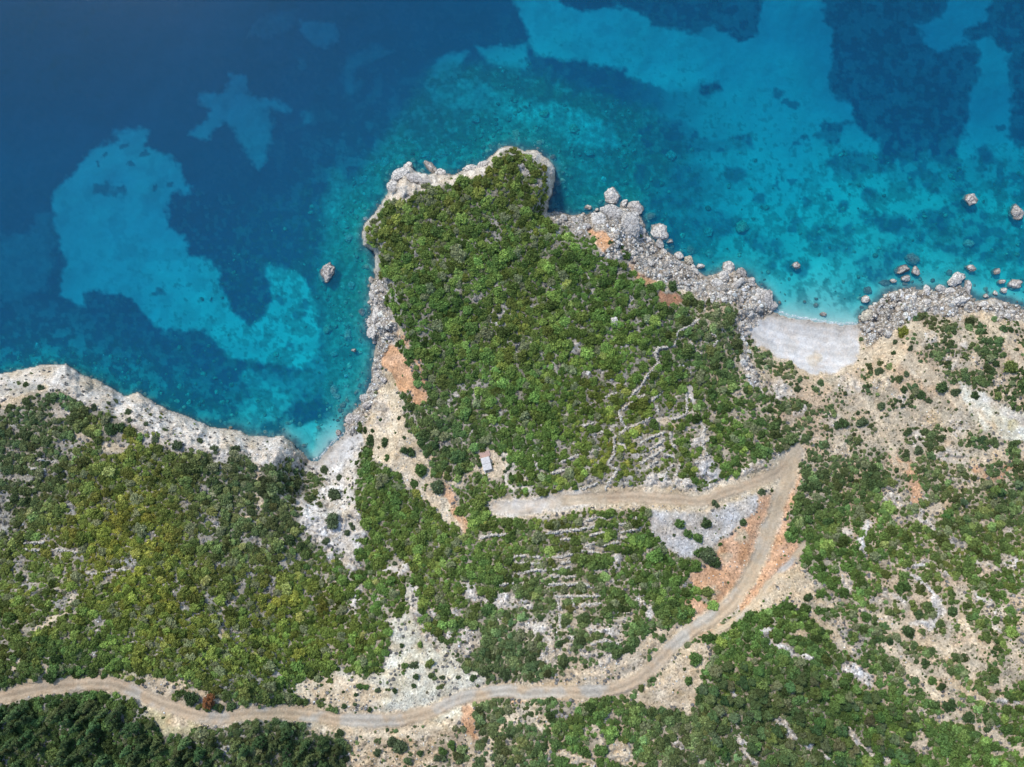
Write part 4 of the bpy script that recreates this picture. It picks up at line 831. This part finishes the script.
def finish_labels(items):
    """items: [object, head words, u, v]; those that would share a label are told apart by their order"""
    by = {}
    for it in items: by.setdefault(it[1] + ' ' + relation(it[2], it[3]), []).append(it)
    for lab, its in by.items():
        if len(its) == 1: its[0][0]['label'] = lab; continue
        horiz = np.ptp([i[2] for i in its]) >= np.ptp([i[3] for i in its])
        its.sort(key=lambda i: i[2] if horiz else i[3])
        for k, it in enumerate(its):
            side = 'from the left' if horiz else 'from the top'
            it[0]['label'] = lab + ', ' + ((ORD[k] if k else 'first ') + side if k < len(ORD) else 'far along')
def tone(t):
    if t[0] > t[1] * .98: return 'yellow green' if t[1] > t[2] * 2.2 else 'greyish'
    if t[1] < .12: return 'dark green'
    if t[0] > t[1] * .80: return 'olive green'
    return 'bright green' if t[1] > .20 else 'mid green'

# ------------------------------------------------------------------ shrubs: about 300 as things, the rest as one mass
big = np.argsort(-(brad + .15 * rng.random(len(brad))))
infr = (bu > 4) & (bu < 1020) & (bv < 763)
lone_uv = np.array([(l[0], l[1]) for l in LONE])
sel, n_sel = [], 300 - len(LONE)
for i in big:
    if not infr[i]: continue
    if np.min(np.hypot(lone_uv[:, 0] - bu[i], lone_uv[:, 1] - bv[i])) < 9: continue
    sel.append(i)
    if len(sel) == n_sel: break
def near_lone(u, v):
    m = np.zeros(len(u), bool)
    for l in LONE: m |= np.hypot(u - l[0], v - l[1]) < l[2] + 2.6
    return m
mass = np.ones(len(bu), bool); mass[sel] = False; mass &= ~near_lone(bu, bv)
ks = ~near_lone(su, sv); kt = ~near_lone(tu, tv)
scatter('shrubbery', SHRUBS, np.r_[bu[mass], su[ks]], np.r_[bv[mass], sv[ks]], np.r_[brad[mass], srad[ks]], np.r_[tint_at(bu[mass], bv[mass]), tint_at(su[ks], sv[ks])], 'dense mixed green scrub covering the stony slopes', 1.0)
scatter('scrub_tufts_grass', TUFTS, np.r_[tu[kt], wu], np.r_[tv[kt], wv], np.r_[trad[kt], wrad], np.r_[np.where(rng.random((kt.sum(), 1)) < .4, np.array((.25, .225, .145)) * np.exp(rng.normal(0, .25, (kt.sum(), 1))), tint_at(tu[kt], tv[kt], .3) * .7 + np.array((.025, .024, .012))), np.array((.215, .21, .195)) * np.exp(rng.normal(0, .25, len(wu)))[:, None]], 'low tufts of dry grass and scrub on bare soil', .8)

shrub_items = []
first = None
def place_shrub(u, v, rad, t, group):
    global first
    k = len(shrub_items)
    x, y, z = [float(q) for q in world_xy(np.array([u]), np.array([v]))] if False else [float(q[0]) for q in world_xy(np.array([u]), np.array([v]))]
    o = bpy.data.objects.new('shrub', SHRUBS[k % len(SHRUBS)]) if first is None else first.copy()
    o.data = SHRUBS[(k * 5 + 2) % len(SHRUBS)]
    col.objects.link(o)
    o.location = (x, y, z - .08 * rad); o.rotation_euler = (random.gauss(0, .08), random.gauss(0, .08), random.random() * 6.283)
    o.scale = (rad * random.uniform(.9, 1.1), rad * random.uniform(.9, 1.1), rad * random.uniform(.85, 1.1))
    o['tint'] = [float(q) for q in t]
    tag(o, None, 'shrub', group)
    s = bpy.data.objects.new('stem', STEM); col.objects.link(s); s.parent = o
    if first is None: first = o
    size = 'large' if rad > 2.75 else ('medium' if rad > 1.5 else 'small')
    shrub_items.append([o, '%s %s shrub' % (size, tone(t)), u, v])
mpp = lambda u, v: float((CAM_H - interp(Z, np.array([u]), np.array([v]))[0]) / FOC)
for (u_, v_, r_, k_) in LONE:
    t_ = np.array(TINTS[k_]) * random.uniform(.85, 1.15)
    place_shrub(u_, v_, r_ * mpp(u_, v_) * 1.02, t_, 'lone bushes on open ground')
tsel = tint_at(bu[sel], bv[sel])
for q, i in enumerate(sel): place_shrub(float(bu[i]), float(bv[i]), float(brad[i]) * 1.12, tsel[q], 'larger bushes in the scrub')
finish_labels(shrub_items)

# ------------------------------------------------------------------ pines
pine_items = []
pu, pv = hexgrid(9.0, -20, 1044, 440, 792, .4)
ppts = []
for zi, Pz in enumerate(PINE_ZONES):
    ins = inside(pu, pv, Pz) & (interp(BARE, pu, pv) < .45)
    ppts += [(float(a), float(b), zi) for a, b in zip(pu[ins], pv[ins])]
if len(ppts) > 298: ppts = [ppts[i] for i in sorted(random.sample(range(len(ppts)), 298))]
PINE_WHERE = ['pines of the lower left wood', 'pines of the lower right wood', 'pines of the right hand band']
for k, (u_, v_, zi) in enumerate(ppts):
    x, y, z = [float(q[0]) for q in world_xy(np.array([u_]), np.array([v_]))]
    s = random.uniform(1.25, 1.9) * (1.0, .92, .85)[zi]; hgt = s * random.uniform(.85, 1.15) * (1.0, .62, .62)[zi]
    root = bpy.data.objects.new('pine_tree', None); col.objects.link(root); root.empty_display_size = .5
    root.location = (x, y, z); root.rotation_euler = (random.gauss(0, .04), random.gauss(0, .04), random.random() * 6.283); root.scale = (s * (1.25, 1.6, 1.5)[zi], s * (1.25, 1.6, 1.5)[zi], hgt)
    t_ = 1.2 * np.array(TINTS['d' if zi == 0 or random.random() < .55 else ('c' if random.random() < .5 else 'g')]) * math.exp(random.gauss(0, .25))
    t_[0] *= random.uniform(.8, 1.35)
    c = bpy.data.objects.new('crown', PINES[k % len(PINES)]); col.objects.link(c); c.parent = root; c['tint'] = [float(q) for q in t_]
    tr = bpy.data.objects.new('trunk', TRUNK); col.objects.link(tr); tr.parent = root
    tag(root, None, 'pine tree', PINE_WHERE[zi])
    pine_items.append([root, '%s %s pine' % ('tall' if s > 1.5 else 'short', tone(t_)), u_, v_])
finish_labels(pine_items)
lu, lv = [], []
# the rust brown tree by the road
def dead_tree(u, v):
    x, y, z = [float(q[0]) for q in world_xy(np.array([u]), np.array([v]))]
    root = bpy.data.objects.new('dead_tree', None); col.objects.link(root); root.location = (x, y, z); root.scale = (2.2, 3.0, 1.3)
    c = bpy.data.objects.new('crown', PINES[2]); col.objects.link(c); c.parent = root; c['tint'] = [.23, .10, .04]
    tr = bpy.data.objects.new('trunk', TRUNK); col.objects.link(tr); tr.parent = root
    tag(root, 'rust brown dead tree standing at the edge of the dirt road', 'tree')
dead_tree(211, 699)

# ------------------------------------------------------------------ boulders: u, v, half length, half width, turn, tone, under water
BOULDERS = [(613,195,10,8,20,'w'),(612,214,12,7.5,15,'g'),(630,225,11,13,10,'g'),(636,208,7.5,8.5,60,'p'),(624,203,5,3.5,-40,'w'),(597,221,8.5,8,40,'w'),(588,207,4.2,2.4,5,'w'),(597,209.5,2.4,2,0,'w'),(650,215,6,5,0,'bs'),(661,233,8.5,11,-35,'w'),(671,241,4,3,0,'g'),(660,244,4.5,5,0,'g'),(642,232,4.5,4,0,'g'),(648,240,3.5,3,0,'w'),(692,249,5,4.5,0,'bs'),(679,256,4.6,4,20,'w'),(689,260,5,4.5,0,'y'),(701,266,4,3.4,0,'w'),(729,267,6,7.5,-20,'w'),(711,253,4,4,0,'gs'),(711,230,4.5,4.5,0,'gs'),(744,225,7,7,0,'ys'),(736,284,9,4.5,-30,'g'),(716,284,6,5,10,'w'),(724,277,5,6,0,'w'),(742,272,6,4,20,'b'),(752,281,4,4,0,'g'),(575,221,5,3.5,20,'g'),(563,218,4,3,0,'g'),(585,228,5,3,-20,'g'),
 (767,299,7,9,10,'p'),(772,306,5.5,5,0,'p'),(760,293,6,5,30,'w'),(797,265.5,4.4,4,0,'p'),(823.5,314,3.4,2,10,'b'),(866,299,5,4.4,0,'w'),(867,315,6.5,7,0,'y'),(914,259,7,6,20,'bs2'),(905,269,8.5,4.5,-20,'b'),(917,271,4.4,5,0,'p'),(907,278,4.7,3.4,-10,'g'),(894,281,3.4,2.4,0,'w'),(927,289,4,4,0,'w'),(941,289,5,4,0,'g'),(957,279,10.5,5.5,-42,'w'),(950,291,5.5,4,0,'w'),(969,286,3.5,7.5,-10,'g'),(972,268,5.2,3.6,10,'p'),(951,272,3,3,0,'bs'),(998,271,4.6,3.6,-20,'b'),(1003,281,4.4,3,0,'g'),(1017,284.5,7,5.5,-10,'w'),(987,296,3,2.4,0,'g'),(996,293,2.6,2.5,0,'w'),(1005,290,3.2,3,0,'w'),(973,199.5,7,7,0,'p'),(1020,211,8,8,0,'p'),(972,243,5.5,4,0,'gs'),(869,290,5,4,0,'bs'),(958,301,8,4.5,-10,'w'),(925,302,5,3.5,-10,'w'),(886,283,6,3.6,0,'bs'),(871,305,4,5,0,'gs'),(983,304,5,3,0,'w'),(1010,312,5,3,0,'g'),
 (430,167,9,4.6,40,'p'),(425,152,6,4.4,0,'gs'),(401,176,11,5.5,-38,'w'),(394,188,5.5,5.5,0,'w'),(415,181,9,5,10,'p'),(425,184,7,4,0,'p'),(441,174,5,4,0,'w'),(516,132,5,4.4,0,'ys'),(408,166,5,4,-30,'w'),(484,166,7,3.5,-15,'p'),(470,170,7,3.5,-10,'w'),
 (325.5,272,8,10,25,'p'),(325,328.5,4.4,5,0,'ys'),(347.5,236,4.6,4.6,0,'gs'),(350,285,3.2,4.4,0,'gs'),(347,335,4.4,6.4,0,'gs'),(361.5,312,4,3.6,30,'gs2'),(353.5,350,2.6,2,0,'g'),(332,354,4,3,0,'gs'),(371,279.5,3,3,0,'g'),(374,288,3,3.4,0,'w'),(373,295,4,4.4,0,'w'),(370,302,2.4,2.2,0,'w'),(376.5,314,3.8,9.5,8,'w'),(370.5,321,4.4,3.2,-20,'w'),(373,331,5.5,7.5,20,'w'),(380,325.5,3.2,3,0,'w'),(375,342,3,2,0,'g'),(382,285,3.4,4,0,'p'),(367,328,3,4,0,'gs'),
 (351,420,6.5,6,0,'p'),(358.5,418,5,4,0,'p'),(338,433,2.6,3.4,0,'b'),(333,390,4.4,5,0,'gs'),(336,397,3.4,3,0,'gs'),(364,398,5,4,0,'g'),(367,405,4,4,0,'p'),(383,160,5,8,0,'gs'),(375,158,3.5,5,0,'gs'),(400,155,5,4,0,'gs'),(411,138,6,3,0,'gs'),(361,175,5,6,0,'gs'),(440,152,6,6,0,'gs'),(500,125,4,3,0,'gs'),(475,115,5,4,0,'gs'),(545,110,5,3.4,0,'ys'),(590,150,5,4,0,'gs'),(575,125,6,4,20,'ys'),(674,152,5,5,0,'gs'),(612,323.5,4.6,5,0,'w'),(602,372,2.4,4.5,10,'w'),(586,373,2.4,2.4,0,'w'),(523,446,3.2,1.6,5,'w'),(461,437,3.2,1.4,-5,'w'),(424,290,2.4,2.2,0,'w')]
ROCK_TONE = dict(w=(.68,.635,.56), g=(.54,.51,.46), p=(.55,.505,.45), b=(.41,.375,.33), y=(.58,.52,.40))
boulder_items = []
def boulder(u, v, a, b, ang, key, seed):
    t = np.array(ROCK_TONE[key[0]]) * random.uniform(.92, 1.06)
    zg = float(interp(Z, np.array([u]), np.array([v]))[0]); k = (CAM_H - max(zg, 0)) / FOC
    a, b = a * k, b * k; h = .55 * min(a, b) + .12 * max(a, b)
    if 's2' in key: top = .05
    elif 's' in key: top = min(-.5, zg + h * 1.2)
    else: top = max(zg + h, .75 * h + .4)
    bot = min(zg - .35 * h, top - .8)
    x, y = to_world(u, v, max(top, 0) * .6)
    o = bpy.data.objects.new('boulder', ROCKS[seed % len(ROCKS)]); col.objects.link(o)
    o.location = (x, y, (top + bot) / 2); o.rotation_euler = (0, 0, -R(ang)); o.scale = (a * 1.12, b * 1.12, (top - bot) / 2 * 1.2)
    o['tint'] = [float(q) for q in t]
    tag(o, None, 'boulder', 'boulders along the shore')
    nm = {'w': 'pale', 'g': 'grey', 'p': 'pinkish brown', 'b': 'dark brown', 'y': 'yellowish'}[key[0]]
    size = 'large' if max(a, b) > 3 else ('medium' if max(a, b) > 1.7 else 'small')
    wher = ' under water' if 's' in key else (' in the water' if zg < 0 else ' on land')
    boulder_items.append([o, size + ' ' + nm + ' boulder' + wher, u, v])
for i, (u_, v_, a_, b_, g_, k_) in enumerate(BOULDERS): boulder(u_, v_, a_, b_, g_, k_, i * 3 + 1)
# more of the middling stones of the rubble shores
ru, rv = hexgrid(7.0, 340, 1030, 150, 470, .45)
okr = (interp(STONY, ru, rv) > .7) & (interp(SD, ru, rv) > -1) & (rng.random(len(ru)) < .5)
cand = [(a, b) for a, b in zip(ru[okr], rv[okr]) if min(math.hypot(a - q[0], b - q[1]) / (max(q[2], q[3]) + 2) for q in BOULDERS) > 1]
random.shuffle(cand)
for i, (a_, b_) in enumerate(cand[:300 - len(BOULDERS)]):
    r_ = random.uniform(1.6, 3.4); boulder(float(a_), float(b_), r_, r_ * random.uniform(.65, 1), random.uniform(0, 180), random.choice('wwwggp'), i * 5 + 2)
finish_labels(boulder_items)

# loose stones as one mass
qu, qv = hexgrid(1.9, -20, 1044, 130, 790, .5)
st = interp(STONY, qu, qv); sdq = interp(SD, qu, qv)
pk = (sdq > -3) & (rng.random(len(qu)) < np.where(st > .7, .72, st * .42)) & (interp(ROADM, qu, qv) < .2)
qu, qv, st = qu[pk], qv[pk], st[pk]
qr = np.where(st > .7, rng.uniform(.25, .8, len(qu)) * (1 + .8 * (rng.random(len(qu)) > .88)), rng.uniform(.18, .50, len(qu)))
qt = np.array((.58, .535, .465)) * np.exp(rng.normal(0, .28, len(qu)))[:, None] * (1 + rng.normal(0, .05, (len(qu), 1)) * np.array((1, 0, -1)))
zu, zv = hexgrid(3.6, -10, 1034, 40, 480, .5)
zd = interp(Z, zu, zv); zr = interp(rough_bed, zu, zv); zs = interp(SD, zu, zv)
nearr = sstep(-45, -4, zs) * (interp(RISE, zu, zv) < 64)
pk = (zd < -.5) & (zd > -7.5) & (zs < -1) & (rng.random(len(zu)) < np.clip(.34 * zr * sstep(.42, .6, fbm(zu, zv, 18, 3, 3)) + .16 * nearr, 0, .5))
zu, zv = zu[pk], zv[pk]; zrad = .35 + 1.15 * rng.random(len(zu)) ** 2.6
zt = np.array((.46, .47, .38)) * np.exp(rng.normal(0, .3, len(zu)))[:, None]
qu, qv, qr, qt = np.r_[qu, zu], np.r_[qv, zv], np.r_[qr, zrad], np.r_[qt, zt]
scatter('rubble', PEBBLES, qu, qv, qr, np.clip(qt, .05, .8), 'loose pale limestone rubble strewn over shore and slopes', .8, -.1)

# ------------------------------------------------------------------ dry stone walls
def wall(P, wd, label, group):
    P = np.array(P, float); pts = []
    for a, b in zip(P[:-1], P[1:]):
        n = max(1, int(np.hypot(*(b - a)) / .85)); pts += [a + (b - a) * t / n for t in range(n)]
    V_, F_ = [], []
    x0, y0, z0 = [float(q[0]) for q in world_xy(P[:1, 0], P[:1, 1])]
    for p in pts:
        for s in range(2):
            if random.random() < .12: continue
            q = p + rng.normal(0, wd, 2); x, y, z = [float(k[0]) for k in world_xy(q[:1], q[1:])]
            r = random.uniform(.26, .5); v = ICO1[0] * np.array((r * random.uniform(.9, 1.4), r, r * .8)) * (1 + .3 * (rng.random((len(ICO1[0]), 1)) - .5))
            a = random.random() * 6.28; c_, s_ = math.cos(a), math.sin(a)
            v = np.stack([v[:, 0] * c_ - v[:, 1] * s_, v[:, 0] * s_ + v[:, 1] * c_, v[:, 2]], 1) + np.array((x - x0, y - y0, z - z0 + .18 + .3 * s))
            b = len(V_); V_ += list(v); F_ += [[b + i for i in f] for f in ICO1[1]]
    o = bpy.data.objects.new('dry_stone_wall', mesh_from('wall_stones', V_, F_, ROCK)); col.objects.link(o)
    o.location = (x0, y0, z0); o['tint'] = [.62, .57, .48]
    tag(o, None, 'stone wall', group, 'thing')
    return o
wall_items = []
for p in HEAD_LINES + TERR_LINES:
    L = sum(math.hypot(b[0] - a[0], b[1] - a[1]) for a, b in zip(p[:-1], p[1:]))
    o = wall(p, .55, None, 'dry stone walls'); m_ = p[len(p) // 2]
    wall_items.append([o, ('long winding' if L > 60 else 'long' if L > 25 else 'short') + ' pale dry stone wall', m_[0], m_[1]])
ring = [(711 + 6.3 * math.cos(a), 340 + 6 * math.sin(a)) for a in np.linspace(0, 5.6, 16)]
o = wall(ring, .4, None, 'dry stone walls'); o['label'] = 'round dry stone ring in the scrub near the red earth scar'
finish_labels(wall_items)

# ------------------------------------------------------------------ hut
def box(V_, F_, x0, x1, y0, y1, z0, z1):
    b = len(V_); V_ += [(x, y, z) for z in (z0, z1) for x, y in ((x0, y0), (x1, y0), (x1, y1), (x0, y1))]
    F_ += [[b + i for i in f] for f in ((0, 3, 2, 1), (4, 5, 6, 7), (0, 1, 5, 4), (1, 2, 6, 5), (2, 3, 7, 6), (3, 0, 4, 7))]
def part(name, parent, boxes, mat, bev=.04):
    V_, F_ = [], []
    for b in boxes: box(V_, F_, *b)
    me = mesh_from(name, V_, F_, mat)
    bm = bmesh.new(); bm.from_mesh(me); bmesh.ops.bevel(bm, geom=bm.edges[:], offset=bev, segments=1, affect='EDGES'); bm.to_mesh(me); bm.free()
    o = bpy.data.objects.new(name, me); col.objects.link(o); o.parent = parent; return o
def hut():
    x, y, z = [float(q[0]) for q in world_xy(np.array([486.5]), np.array([463.0]))]
    root = bpy.data.objects.new('stone_hut', None); col.objects.link(root); root.location = (x, y, z); root.rotation_euler = (0, 0, R(14))
    tag(root, 'small white flat roofed hut with pinkish terrace in the headland scrub', 'hut')
    wh = plain('lime_wash', (.64, .60, .55), .8, 1.4, .25); pk_ = plain('pink_terrace', (.46, .31, .25), .9, 1.5, .2); dk = plain('old_wood', (.13, .09, .06), .8)
    part('wall', root, [(-1.7, 1.7, -2.6, -2.3, -.8, 2.2), (-1.7, 1.7, 2.3, 2.6, -.8, 2.2), (-1.7, -1.4, -2.297, 2.297, -.8, 2.2), (1.4, 1.7, -2.297, -.5, -.8, 2.2), (1.4, 1.7, .5, 2.297, -.8, 2.2)], wh)
    part('roof', root, [(-1.85, 1.85, .05, 2.75, 2.205, 2.36), (-1.85, 1.85, -2.75, -.05, 2.205, 2.33)], wh)
    part('door', root, [(1.45, 1.53, -.495, .495, 0, 2.1)], dk, .01)
    part('terrace', root, [(-2.0, 2.4, 2.65, 4.9, -.8, .35)], pk_)
    part('yard_wall', root, [(-1.7, -1.3, -5.2, -2.65, -.8, .9), (-1.297, 1.9, -5.2, -4.85, -.8, .9)], wh)
hut()

# ------------------------------------------------------------------ wash of foam on the two beaches
def foam():
    m, nt = new_mat('foam'); pos = N(nt, 'ShaderNodeNewGeometry').outputs['Position']
    f = ramp(nt, noise(nt, .9, 4, .7, pos), .42, .62, 0, .75)
    t = N(nt, 'ShaderNodeBsdfTransparent'); d_ = N(nt, 'ShaderNodeBsdfDiffuse'); d_.inputs[0].default_value = (.8, .82, .82, 1)
    mx = N(nt, 'ShaderNodeMixShader'); nt.links.new(f, mx.inputs[0]); nt.links.new(t.outputs[0], mx.inputs[1]); nt.links.new(d_.outputs[0], mx.inputs[2])
    o = N(nt, 'ShaderNodeOutputMaterial'); nt.links.new(mx.outputs[0], o.inputs[0])
    V_, F_ = [], []
    for P in ([(776,310.5),(789,315),(802,318),(815,320),(828,322),(840,323.5),(858,323)], [(313,459.5),(319,457.5),(325,451),(331,444),(338,437.5),(344,433)]):
        P = smooth_line(P, 6); base = len(V_)
        for i, p in enumerate(P):
            wv = 1.0 * math.sin(i * 1.3) + random.uniform(-.6, .6)
            for dv in (-1.3, 1.0): V_.append((*to_world(p[0], p[1] + dv + wv * .5, 0), .03))
            if i: b = base + 2 * i - 2; F_.append([b, b + 1, b + 3, b + 2])
    o = bpy.data.objects.new('sea_foam', mesh_from('sea_foam', V_, F_, m)); col.objects.link(o); tag(o, 'thin wash of white foam along the beaches', kind='stuff')
foam()
